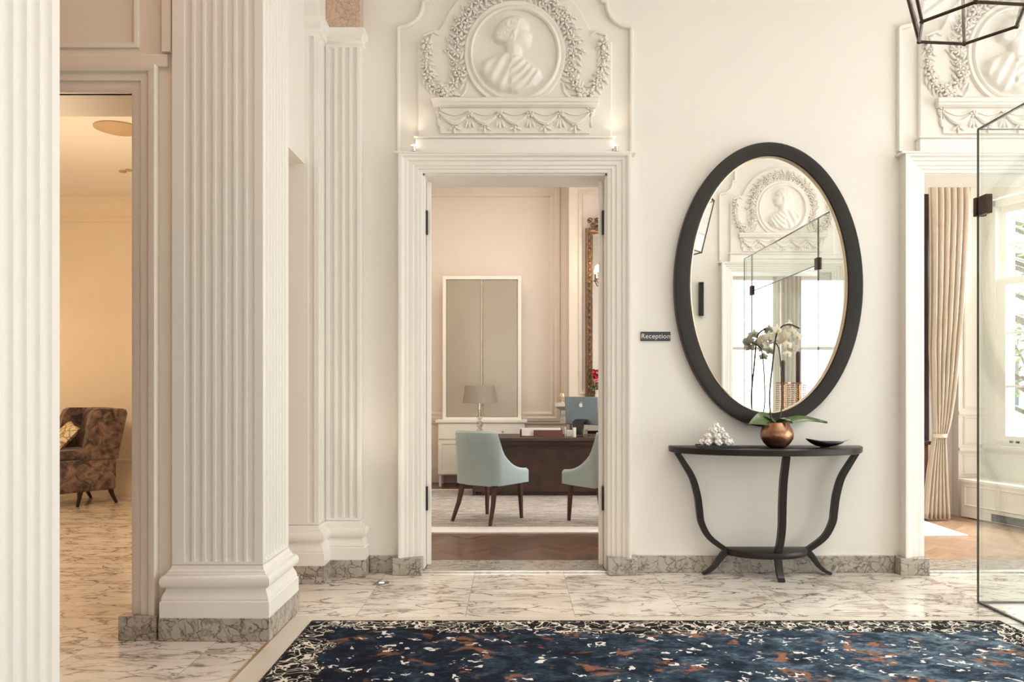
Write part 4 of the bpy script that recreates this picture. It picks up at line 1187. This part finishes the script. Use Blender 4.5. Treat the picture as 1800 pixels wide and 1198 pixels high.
mb = MB().box(.06, .56, 9.38, 9.62, DT, DT+.012); mb.box(.06, .56, 9.61, 9.62, DT+.012, DT+.08); mb.box(.06, .07, 9.38, 9.61, DT+.012, DT+.08); mb.box(.55, .56, 9.38, 9.61, DT+.012, DT+.08); mb.box(.22, .55, 9.38, 9.39, DT+.012, DT+.08)
mb.build('tray_body', M['leather'], t)
tag(bx('paper_stack', M['paper'], .08, .54, 9.40, 9.60, DT+.0125, DT+.095), 'stack of white papers lying in the leather desk tray', 'papers')
t = thing('computer_monitor', 'blue grey computer seen from behind with a pale emblem on its back', 'computer', (.82, 9.62, DT), math.radians(-38))
MB().box(-.235, .235, -.016, .004, .135, .47).tf(Matrix.Rotation(math.radians(4), 4, 'X')).build('screen_housing', M['screenback'], t, world=False, bevel=.006)
sm = MB(); sm.bar([(0, .0+.02, .20), (0, .10, .17), (0, .12, .012)], .16, .008, up=(1, 0, 0)); sm.box(-.09, .09, -.02, .15, 0, .008)
sm.tf(Matrix.Scale(1, 4)).v = [(x, -y if False else y, z) for x, y, z in sm.v]
mk = sm
mk.v = [(x, -y-.0, z) for x, y, z in mk.v]
mk.build('stand', M['black'], t, world=False)
# bitten fruit emblem: heart shaped body with a bite and a leaf
em = MB()
bod = []
for i in range(36):
    a = 2*PI*i/36; r = .026*(1-.12*math.sin(a)**8*(1 if math.sin(a) > 0 else .6))
    x = r*math.cos(a); z = r*math.sin(a)
    if math.hypot(x-.031, z-.003) < .014:
        b = math.atan2(z-.003, x-.031); x = .031+.014*math.cos(b if abs(b) > 1.6 else (1.7 if b > 0 else -1.7)); z = .003+.014*math.sin(b if abs(b) > 1.6 else (1.7 if b > 0 else -1.7))
    bod.append((x, z))
em.rings([[(x, -.0225, .37+z) for x, z in bod], [(x, -.0245, .37+z) for x, z in bod]])
em.blob((.006, -.0235, .404), (.010, .001, .005), Matrix.Rotation(-.9, 3, 'Y'), 8, 4)
em.tf(Matrix.Rotation(math.radians(4), 4, 'X') @ Matrix.Translation((0, .0045, 0)))
em.build('emblem', M['logo'], t, world=False)
t = thing('telephone', 'black desk telephone handset standing right of the computer', 'telephone', (1.03, 9.34, DT))
MB().box(.985, 1.075, 9.30, 9.38, DT, DT+.03).build('charging_base', M['black'], t, bevel=.006)
MB().box(1.005, 1.055, 9.33, 9.352, DT+.03, DT+.16).build('handset', M['black'], t, bevel=.008)
t = thing('pen_holder', 'small white cylinder pen holder in front of the computer on the desk', 'pen holder', (.70, 9.40, DT))
MB().lathe([(0, 0), (.022, 0), (.022, .11), (.019, .11), (.019, .01), (0, .01)], (.70, 9.40, DT), 20, cap=False).build('cup', M['paper'], t)
MB().tube([(.70, 9.40, DT+.02), (.715, 9.39, DT+.16)], .004, 6).build('pen', M['black'], t)
mb = MB().box(.61, .68, 9.45, 9.50, DT, DT+.075); mb.box(.59, .60, 9.43, 9.52, DT, DT+.11)
tag(mb.build('card_stand', M['paper'], bevel=.002), 'small pale card stand with white cards between tray and computer', 'card stand')
tag(MB().lathe([(0, 0), (.03, 0), (.036, .09), (.033, .09), (.028, .006), (0, .006)], (.82, 9.36, DT), 20, cap=False).build('drinking_glass', M['bowlglass']), 'clear drinking glass near the front edge of the desk under the computer', 'glass')

# mantelpiece
t = thing('mantelpiece', 'pale stone fireplace mantel behind the computer in the reception room', 'fireplace', (1.5, 10.15, 0))
mb = MB()
mb.rings([[(.50+.10-p, 10.3, z), (.50+.10-p, 10.06-p, z), (2.38, 10.06-p, z), (2.38, 10.3, z)] for p, z in [(0, .93), (.02, .96), (.02, 1.0), (.07, 1.03), (.10, 1.05), (.10, 1.094)]])
mb.build('shelf', M['stone'], t)
for x in (.72, 2.10): MB().box(x, x+.2, 10.12, 10.3, 0, .93).build('jamb', M['stone'], t, bevel=.006)
MB().box(.72, 2.30, 10.14, 10.299, .74, .93).build('frieze', M['stone'], t)
MB().box(.92, 2.10, 10.27, 10.299, 0, .74).build('firebox', M['black'], t)
# overmantel mirror
t = thing('overmantel_mirror', 'tall mirror in a carved dark gilt frame above the mantelpiece', 'mirror', (1.52, 10.26, 1.17))
mb = MB(); sweep(mb, [(1.00, 1.25), (2.04, 1.25), (2.04, 3.24), (1.00, 3.24)], [(0, .03), (.01, .05), (.04, .045), (.06, .06), (.085, .055), (.095, 0)], lambda u, v, h: (u, 10.275-h, v), closed=True)
rr = random.Random(2)
for i in range(26):
    z = 1.2+2.1*i/25
    for x in (.955, 2.085): mb.blob((x, 10.215, z), (.016, .014, .034), Matrix.Rotation(rr.uniform(-.5, .5), 3, 'Y'), 6, 4)
mb.build('frame', M['redgilt'], t)
mb = MB()
for s in (-1, 1):
    cx = 1.0 if s < 0 else 2.04
    for k, (dx, dz, r) in enumerate(((0, .06, .05), (.05, .12, .05), (.10, .09, .045), (-.04, .12, .035), (.13, .17, .045), (.05, .03, .05), (.18, .13, .04), (.19, .22, .05), (.26, .19, .04), (.28, .28, .04))):
        leaf(mb, cx-s*dx, 3.30+dz, r, rr.uniform(0, 3), 10.23)
        mb.tube([(cx-s*(dx+.03*math.cos(q)), 10.20, 3.30+dz+.03*math.sin(q)) for q in [i*.7 for i in range(8)]], .010, 5)
mb.build('carved_crest', M['redgilt'], t)
MB().box(1.0, 2.04, 10.245, 10.255, 1.25, 3.24).build('mirror_glass', M['mirror'], t)
# sconce-shaped stand-in for a chandelier reflected in the overmantel mirror
t = thing('chandelier_standin', 'twin gilt candle bulbs standing in for a chandelier reflected in the carved mirror', 'sconce', (1.12, 10.20, 2.55))
mb = MB().blob((1.12, 10.225, 2.66), (.03, .02, .08)); 
for s in (-1, 1): mb.tube(smooth([(1.12, 10.20, 2.64), (1.12+s*.05, 10.16, 2.60), (1.12+s*.08, 10.15, 2.66)]), .006, 6); mb.lathe([(0, 0), (.022, 0), (.026, .01), (0, .012)], (1.12+s*.08, 10.15, 2.66), 12, cap=False)
mb.build('arms', M['redgilt'], t)
for s in (-1, 1):
    c = MB().lathe([(.009, 0), (.009, .08), (0, .08)], (1.12+s*.08, 10.15, 2.672), 10, cap=False).build('candle_sleeve', M['coral'], t)
    MB().lathe([(0, .08), (.014, .10), (.016, .115), (.006, .15), (0, .155)], (1.12+s*.08, 10.15, 2.672), 10, cap=False).build('bulb', M['flameglow'], c)
point('chandelier_standin_light', (1.1, 10.0, 2.85), 3, (1, .8, .55), .05)  # added glow for the stand-in bulbs
# flowers on the mantel
t = thing('flower_vase', 'red flowers in a white vase on the mantel shelf', 'flowers', (1.05, 10.12, 1.094))
MB().lathe([(0, 0), (.03, 0), (.045, .05), (.03, .12), (.035, .16), (.03, .16), (.025, .12), (0, .02)], (1.05, 10.12, 1.094), 20, cap=False).build('vase', M['paper'], t)
fm = MB(); fl2 = MB(); lf_ = MB(); r5 = random.Random(9)
for i in range(26):
    a = r5.uniform(0, 6.28); rd = r5.uniform(0, .09); z = 1.29+r5.uniform(0, .22)
    tgt = fm if r5.random() < .72 else fl2
    c = Vector((1.05+rd*math.cos(a), 10.12+rd*.7*math.sin(a), z))
    for k in range(6):
        dv = Vector((r5.uniform(-1, 1), r5.uniform(-1, 1), r5.uniform(-1, 1))).normalized()
        tgt.blob(c+dv*.014, (.016, .010, .013), Matrix.Rotation(r5.uniform(0, 3), 3, 'X'), 6, 4)
for i in range(12):
    a = r5.uniform(0, 6.28); c = Vector((1.05+.07*math.cos(a), 10.12+.05*math.sin(a), 1.26+r5.uniform(0, .08)))
    lf_.blob(c, (.035, .006, .014), Matrix.Rotation(r5.uniform(0, 3), 3, 'Y'), 6, 4)
fm.build('red_blooms', M['red'], t); fl2.build('pink_blooms', M['pink'], t); lf_.build('foliage', M['leafg'], t)
tag(MB().lathe([(0, 0), (.03, 0), (.03, .01), (.012, .02), (.012, .03), (.035, .06), (.04, .09), (.03, .12), (0, .13)], (.60, 10.1, 1.094), 16, cap=False).build('mantel_ornament', M['gold']), 'small round gold ornament on the left end of the mantel shelf', 'ornament')

# ---- reception chairs (built locally: front = +Y)
def reception_chair(label, loc, rz, mirror=False):
    t = thing('reception_chair', label, 'chair', loc, rz, 'duck-egg chairs facing the desk')
    n_ = 41
    def plan(s):    # s in [-1, 1] round the U, s=0 the middle of the back
        a = s*PI*.5
        if abs(s) < .62:
            q = s/.62*PI/2
            return Vector((.235*math.sin(q), -.16-.10*math.cos(q)))
        k = (abs(s)-.62)/.38
        return Vector((math.copysign(.235+.02*k, s), -.16+.40*k))
    def top(s):
        q = abs(s)
        if q < .50: return .865-.01*q
        k = (q-.50)/.50
        return .485+.375*max(0, 1-k)**2.3
    rings = []
    for i in range(n_):
        s = -1+2*i/(n_-1); p = plan(s); e = .004
        tg = (plan(min(1, s+e))-plan(max(-1, s-e))).normalized(); nn = Vector((tg.y, -tg.x))   # outward
        th = .03
        zt_ = top(s); zb = .36
        lean = .10*max(0, (.62-abs(s))/.62)
        def P(off, z):
            k = max(0, (z-.45)/.42); q = p+nn*off
            return (q.x*(1+.02*k), q.y-lean*k, z)
        zs = [zb+(zt_-.015-zb)*j/6 for j in range(7)]
        rings.append([P(th, z) for z in zs]+[P(th*.6, zt_)]+[P(-th*.6, zt_)]+[P(-th, z) for z in zs[::-1]])
    mb = MB().rings(rings)
    back = mb.build('backrest', M['teal'], t, world=False, angle=60)
    pp = MB()
    pts = []
    for i in range(n_):
        s = -1+2*i/(n_-1); p = plan(s); lean = .10*max(0, (.62-abs(s))/.62); k = max(0, (top(s)-.45)/.42)
        pts.append((p.x*(1+.02*k), p.y-lean*k, top(s)+.003))
    pp.tube(pts, .007, 6); pp.build('piping', M['piping'], back, world=False)
    # seat: rounded cushion
    rg_ = []
    out = [(.235, -.16), (.25, .22), (.22, .27), (-.22, .27), (-.25, .22), (-.235, -.16), (-.15, -.24), (.15, -.24)]
    for k, z in ((.90, .345), (.98, .355), (1.0, .38), (1.0, .44), (.97, .465), (.88, .475)):
        rg_.append([(x*k, y*k, z) for x, y in out])
    MB().rings(rg_).build('seat', M['teal'], t, world=False, angle=60)
    for sx_ in (-1, 1):
        MB().bar([(sx_*.20, .21, .36), (sx_*.21, .225, 0)], [.040, .024], [.040, .024], up=(0, 1, 0)).build('leg', M['chairleg'], t, world=False)
        MB().bar([(sx_*.19, -.19, .36), (sx_*.205, -.235, .18), (sx_*.225, -.31, 0)], [.040, .032, .023], [.040, .032, .023], up=(0, 1, 0)).build('leg', M['chairleg'], t, world=False)
    return t
reception_chair('pale duck-egg blue upholstered chair on dark legs, fully visible left of the desk', (-.236, 7.757, .0135), math.radians(-35))
reception_chair('pale duck-egg blue upholstered chair partly hidden by the right door jamb', (.82, 7.607, .0135), math.radians(35))

# ================================================================== LOUNGE: ARMCHAIR
AC = (-4.93, 8.84); AR = math.radians(-38)
t = thing('wing_chair', 'brown crushed velvet wing chair standing in the lounge beyond the left opening', 'armchair', (AC[0], AC[1], 0), AR)
W, Dp = .36, .34    # half sizes; front = -Y local, camera-side flank = +X
# base frame
rg_ = []
for k, z in ((.95, .16), (1, .18), (1, .49), (.97, .505)):
    rg_.append([(x*W*k, y*Dp*k, z) for x, y in ((-1, -.9), (-.9, -1), (.9, -1), (1, -.9), (1.0, 1), (-1.0, 1))])
MB().rings(rg_).build('seat_base', M['velvet'], t, world=False)
rg_ = []
for k, z in ((.94, .505), (1, .525), (1.0, .585), (.94, .61)):
    rg_.append([(x*.31*k, -.07+y*.29*k, z) for x, y in ((-1, -.85), (-.85, -1), (.85, -1), (1, -.85), (1, 1), (-1, 1))])
MB().rings(rg_).build('seat_cushion', M['velvet'], t, world=False, bevel=.01)
# back with a gentle top curve and lean
def backgrid():
    rings = []
    for i in range(17):
        s = -1+2*i/16; x = s*.31
        zt_ = 1.065-.01*s*s
        def P(y, z): 
            k = (z-.5)/.56; return (x*(1+.06*k), y+.10*k, z)
        rings.append([P(.20, .50), P(.19, .65), P(.185, .85), P(.19, zt_-.05), P(.225, zt_), P(.28, zt_), P(.325, zt_-.03), P(.33, .8), P(.33, .5)])
    return MB().rings(rings)
backgrid().build('backrest', M['velvet'], t, world=False, angle=60)
for s in (-1, 1):
    # wing: outline in the side plane, thick, with rolled front edge
    ol = [(.36, .50), (.455, 1.0), (.44, 1.04), (.40, 1.055), (.14, 1.06), (.09, 1.035), (.06, .97), (.04, .85), (.02, .72), (.0, .60), (-.03, .50)]
    rings = []
    for xo, sh in ((.29, .0), (.285, 0), (.33, .0), (.375, .0), (.385, .02)):
        pass
    rings = [[(s*(.295+.02*(z-.5)), y, z) for y, z in ol], [(s*(.29+.02*(z-.5)), y, z) for y, z in ol],
             [(s*(.365+.045*(z-.5)), y-.0, z) for y, z in ol], [(s*(.385+.045*(z-.5)), .2+(y-.2)*.9, .77+(z-.77)*.93) for y, z in ol]]
    MB().rings(rings).build('wing', M['velvet'], t, world=False, angle=45, bevel=.006)
for (x, y, dy) in ((.31, -.02, -.03), (-.31, -.29, -.03), (.31, .30, .07), (-.31, .30, .07)):
    MB().bar([(x, y, .17), (x, y+dy*.3, .10), (x, y+dy, 0)], [.05, .036, .028], [.045, .034, .026], up=(0, 1, 0)).build('leg', M['dark'], t, world=False, bevel=.004)
cu_ = MB()
rot = Matrix.Rotation(AR, 4, 'Z')
def cushion(u_, v_):
    x = (u_-.5)*2; y = (v_-.5)*2
    return x, y
for sgn in (1, -1):
    def fn(u_, v_, sgn=sgn):
        x = (u_-.5)*2; y = (v_-.5)*2
        th = .055*((1-x**4)*(1-y**4))**.6
        return (x*(.18-.015*(1-abs(y))), sgn*th, y*(.15-.015*(1-abs(x))))
    cu_.grid(fn, 15, 15)
cu_.tf(Matrix.Translation((AC[0], AC[1], .76)) @ rot @ Matrix.Translation((-.10, .0, .0)) @ Matrix.Rotation(math.radians(-38), 4, 'X') @ Matrix.Rotation(.25, 4, 'Y'))
tag(cu_.build('cushion', M['pillow']), 'small cream and gold patterned cushion leaning in the brown wing chair', 'cushion')
# ceiling vent and sprinkler discs
tag(MB().lathe([(0, 0), (.20, 0), (.20, -.01), (.14, -.03), (.05, -.035), (0, -.035)], (-3.41, 6.88, 3.526), 32, cap=False).build('ceiling_vent', M['vent']), 'round beige vent on the ceiling of the lounge', 'vent')
for i, (x, y) in enumerate(((-4.05, 8.25), (-3.96, 8.20))):
    tag(MB().lathe([(0, 0), (.035, 0), (.035, -.015), (0, -.02)], (x, y, 3.526), 16, cap=False).build('ceiling_spot', M['vent']), 'small %s ceiling spot beyond the round vent in the lounge' % ('left' if i == 0 else 'right'), 'spotlight', 'lounge ceiling spots')

# ================================================================== RIGHT ROOM
W0 = Vector((4.74, 7.95)); TV = Vector((.2767, -.961)); NV = Vector((.961, .2767))
OM = Matrix(((TV.x, NV.x, 0, W0.x), (TV.y, NV.y, 0, W0.y), (0, 0, 1, 0), (0, 0, 0, 1)))
def ob(mb): return mb.tf(OM)
mb = MB().box(-.25, 2.14, 0, .3, 0, .68); mb.box(-.25, 2.14, 0, .3, 3.16, 4.4); mb.box(1.30, 2.14, 0, .3, .68, 3.16); mb.box(-.25, -.0, .0, .3, .68, 3.16)
st(ob(mb).build('wall_side_room_right', M['wroom']))
# splayed reveal with fielded panels
mb = MB().box(4.46, 4.775, 8.03, 8.15, 0, 4.4)
for (z0, z1) in ((1.10, 3.05), (.74, .98), (.44, .60)):
    frame_moulding(mb, 4.53, 4.71, z0, z1, 8.03, .022, .012)
mb.box(4.46, 4.77, 8.005, 8.03, .655, .685); mb.box(4.46, 4.77, 8.015, 8.03, 1.02, 1.05)
st(mb.build('trim_12', M['wroom']))
# sash window
wf = MB()
wf.box(0, .07, -.02, .10, .70, 3.14); wf.box(1.23, 1.30, -.02, .10, .70, 3.14); wf.box(0, 1.30, -.02, .10, 3.07, 3.14); wf.box(-.06, 1.36, -.05, .10, .68, .72)
w2 = st(ob(wf).build('window_2', M['wroom'], bevel=.004))
lo = MB(); lo.box(.07, .165, .0, .04, .72, 2.36); lo.box(1.135, 1.23, .0, .04, .72, 2.36); lo.box(.165, 1.135, .0, .04, .72, .82); lo.box(.165, 1.135, .0, .04, 2.29, 2.36)
for z in (1.29, 1.81): lo.box(.165, 1.135, .008, .032, z, z+.022)
for x in (.48, .80): lo.box(x, x+.022, .008, .032, .82, 2.29)
ls = ob(lo).build('lower_sash', M['wroom'], w2)
hi = MB(); hi.box(.07, .13, .045, .085, 2.30, 3.07); hi.box(1.17, 1.23, .045, .085, 2.30, 3.07); hi.box(.13, 1.17, .045, .085, 3.0, 3.07); hi.box(.13, 1.17, .045, .085, 2.30, 2.36)
hi.box(.13, 1.17, .053, .077, 2.67, 2.692)
for x in (.48, .80): hi.box(x, x+.022, .053, .077, 2.36, 3.0)
hs = ob(hi).build('upper_sash', M['wroom'], w2)
ob(MB().box(.15, 1.15, .018, .022, .80, 2.30)).build('pane', M['pane'], ls)
ob(MB().box(.12, 1.18, .063, .067, 2.35, 3.02)).build('pane', M['pane'], hs)
for x in (.22, .29): ob(MB().box(x, x+.03, -.012, 0, .755, .775)).build('sash_lift', M['bronze'], ls)
# window seat / radiator cover
t = thing('window_seat', 'long white panelled window seat with dark heating slot below the sash window', 'bench', (4.9, 7.1, 0))
ob(MB().box(-.10, 2.05, -.31, -.002, .355, .385)).build('seat_board', M['wroom'], t, bevel=.004)
ob(MB().box(-.08, 2.05, -.29, -.002, .012, .355)).build('front', M['wroom'], t)
mb = MB()
for (a, b) in ((-.02, .33), (.38, 1.0), (1.05, 1.9)):
    sweep(mb, [(a, .14), (b, .14), (b, .31), (a, .31)], [(0, 0), (0, .006), (.010, .012), (.02, 0)], lambda u, v, h: (u, -.29-h, v), closed=True)
ob(mb).build('panel_mouldings', M['wroom'], t)
ob(MB().box(.28, .80, -.298, -.290, .02, .09)).build('heating_grille', M['grate'], t)
# curtain
def cl_(z):
    if z > .82: return 4.135+(4.095-4.135)*min(1, (z-.82)/.8)
    return 4.135+(4.02-4.135)*((.82-z)/.8)**.8
def cr_(z):
    if z > .82: return 4.25+.25*min(1, (z-.82)/2.2)**.55
    return 4.25+.05*((.82-z)/.8)
mb = MB()
def cf(u_, v_):
    z = .02+3.43*v_
    a, b = cl_(z), cr_(z)
    w = (b-a)
    return ((a+w*u_)*.983, 7.745+.035*math.sin(u_*2*PI*6.5+.6*math.sin(z*2))*(.6+.4*min(1, abs(z-.82)))+.012*math.sin(u_*40), z)
mb.grid(cf, 90, 50)
t = thing('curtain', 'cream full-length curtain gathered by a tieback beside the window of the right room', 'curtain', (4.12, 7.745, 0))
mb.build('drape', M['curtain'], t, solid=.004, angle=80)
mb = MB()
mb.rings([[(4.12+.068*math.cos(a), 7.745+.05*math.sin(a), z) for a in [2*PI*k/24 for k in range(24)]] for z in (.805, .812, .835, .842)], cap=False)
mb.build('tieback', M['curtain'], t)
# dark cabinet behind the curtain
t = thing('bureau_bookcase', 'dark wooden bookcase on a reddish cupboard, glimpsed left of the curtain', 'cabinet', (3.65, 7.95, 0))
MB().box(3.2, 4.05, 7.82, 8.14, .0, .73).build('cupboard', M['redwood'], t, bevel=.006)
MB().box(3.18, 4.08, 7.80, 8.145, .73, .765).build('top_board', M['darkwood'], t, bevel=.004)
MB().box(3.25, 4.09, 7.88, 8.14, .765, 3.2).build('bookcase', M['darkwood'], t, bevel=.006)
for x in (3.27, 3.68): MB().box(x, x+.39, 7.865, 7.88, .80, 3.1).build('door', M['darkwood'], t, bevel=.003)
tag(bx('white_rug', M['rugwhite'], 2.9, 3.93, 6.92, 7.66, .0, .012), 'plain white rug on the wooden floor inside the right doorway', 'rug')

# ================================================================== REAR HALL WINDOWS, ENTRANCE (seen in the mirror, sources of daylight)
for i, (a, b, z0) in enumerate(((-.8, .5, .7), (1.85, 3.15, .7), (3.85, 5.0, .5), (5.4, 6.7, .5))):
    f = MB(); w_ = .07
    f.box(a, a+w_, -4.24, -4.14, z0, 3.4); f.box(b-w_, b, -4.24, -4.14, z0, 3.4); f.box(a, b, -4.24, -4.14, z0, z0+w_); f.box(a, b, -4.24, -4.14, 3.4-w_, 3.4)
    f.box(a, b, -4.22, -4.17, 2.0, 2.06)
    wo = st(f.build('window_%d' % (i+3), M['wroom'], bevel=.004))
    MB().box(a+w_, b-w_, -4.195, -4.19, z0+w_, 3.4-w_).build('pane', M['pane'], wo)
for i, (x0, x1, lab) in enumerate(((5.02, 5.42, 'beige curtain between two bright windows, seen reflected in the mirror'), (3.35, 3.80, 'beige curtain left of the reflected rear window'), (6.72, 7.05, 'beige curtain right of the reflected rear windows'))):
    mb = MB(); mb.grid(lambda u_, v_: (x0+(x1-x0)*u_, -3.98+.035*math.sin(u_*2*PI*5), .02+3.6*v_), 60, 6)
    tag(mb.build('curtain', M['curtain'], solid=.004, angle=80), lab, 'curtain', 'curtains of the rear windows')
f = MB()
for y in (.9, 2.2, 3.52, 4.82): f.box(7.26, 7.34, y, y+.08, 0, 3.3)
f.box(7.26, 7.34, .9, 4.9, 3.22, 3.3); f.box(7.26, 7.34, .9, 4.9, 2.45, 2.53); f.box(7.26, 7.34, .9, 4.9, 0, .12)
d5 = st(f.build('door_5', M['dark']))
MB().box(7.298, 7.302, .98, 4.82, .12, 3.22).build('pane', M['pane'], d5)

# ================================================================== OUTSIDE
st(MB().box(5.6, 40, 5.0, 60, -1.0, -.9).build('floor_outside', M['pave']))
def tree(name, label, base, h, crown_r, seed, nleaf):
    rt = random.Random(seed); bx_, by_, bz_ = base
    t = thing(name, label, 'tree', base, 0, None)
    tr = MB(); tips = []
    tr.tube([(bx_, by_, bz_), (bx_+.1, by_, bz_+h*.3), (bx_, by_+.1, bz_+h*.55), (bx_+.1, by_, bz_+h*.8)], [.16, .12, .09, .04], 8)
    for k in range(30):
        a = rt.uniform(0, 6.28); z0 = bz_+h*rt.uniform(.22, .8); L = crown_r*rt.uniform(.6, 1.15)
        p0 = Vector((bx_, by_, z0)); p1 = p0+Vector((math.cos(a)*L*.5, math.sin(a)*L*.5, L*.25)); p2 = p0+Vector((math.cos(a)*L, math.sin(a)*L, L*rt.uniform(.1, .6)))
        tr.tube([p0, p1, p2], [.05, .03, .012], 5)
        for q in range(4):
            e = p1+(p2-p1)*rt.random(); d = Vector((rt.uniform(-1, 1), rt.uniform(-1, 1), rt.uniform(-.6, .8)))*.6
            tr.tube([e, e+d], [.014, .005], 4); tips.append(e+d); tips.append(e+d*.5)
        tips.append(p2)
    tr.build('trunk', M['bark'], t)
    lv = MB()
    for i in range(nleaf):
        c = tips[rt.randrange(len(tips))]+Vector((rt.gauss(0, .22), rt.gauss(0, .22), rt.gauss(0, .22)))
        u1 = Vector((rt.uniform(-1, 1), rt.uniform(-1, 1), rt.uniform(-1, 1))).normalized(); u2 = u1.orthogonal().normalized()
        s = rt.uniform(.03, .06)
        lv.add([c-u1*s*1.5, c+u2*s*.7, c+u1*s*1.5, c-u2*s*.7], [(0, 1, 2, 3)])
    lv.build('foliage', M['foliage'], t, angle=10)
tree('tree', 'sparse pale green tree outside the sash window', (9.6, 14.2, -.9), 6.6, 2.6, 4, 5200)
t = thing('far_building', 'pale building with dark windows in the distance beyond the garden', 'building', (19, 30, -.9))
MB().box(12, 30, 30, 34, -.9, 3.2).build('wall', M['render'], t)
for k in range(7): MB().box(13+2.4*k, 14.1+2.4*k, 29.96, 30, .6, 2.2).build('window', M['window_dark'], t)
mb = MB()
for k in range(60): mb.box(8.2+.12*k, 8.22+.12*k, 12.0, 12.02, -.9, .75)
mb.box(8.1, 15.4, 11.99, 12.03, .68, .72); mb.box(8.1, 15.4, 11.99, 12.03, -.6, -.56)
tag(mb.build('iron_railing', M['blackmetal']), 'thin black iron railing outside below the tree', 'railing')
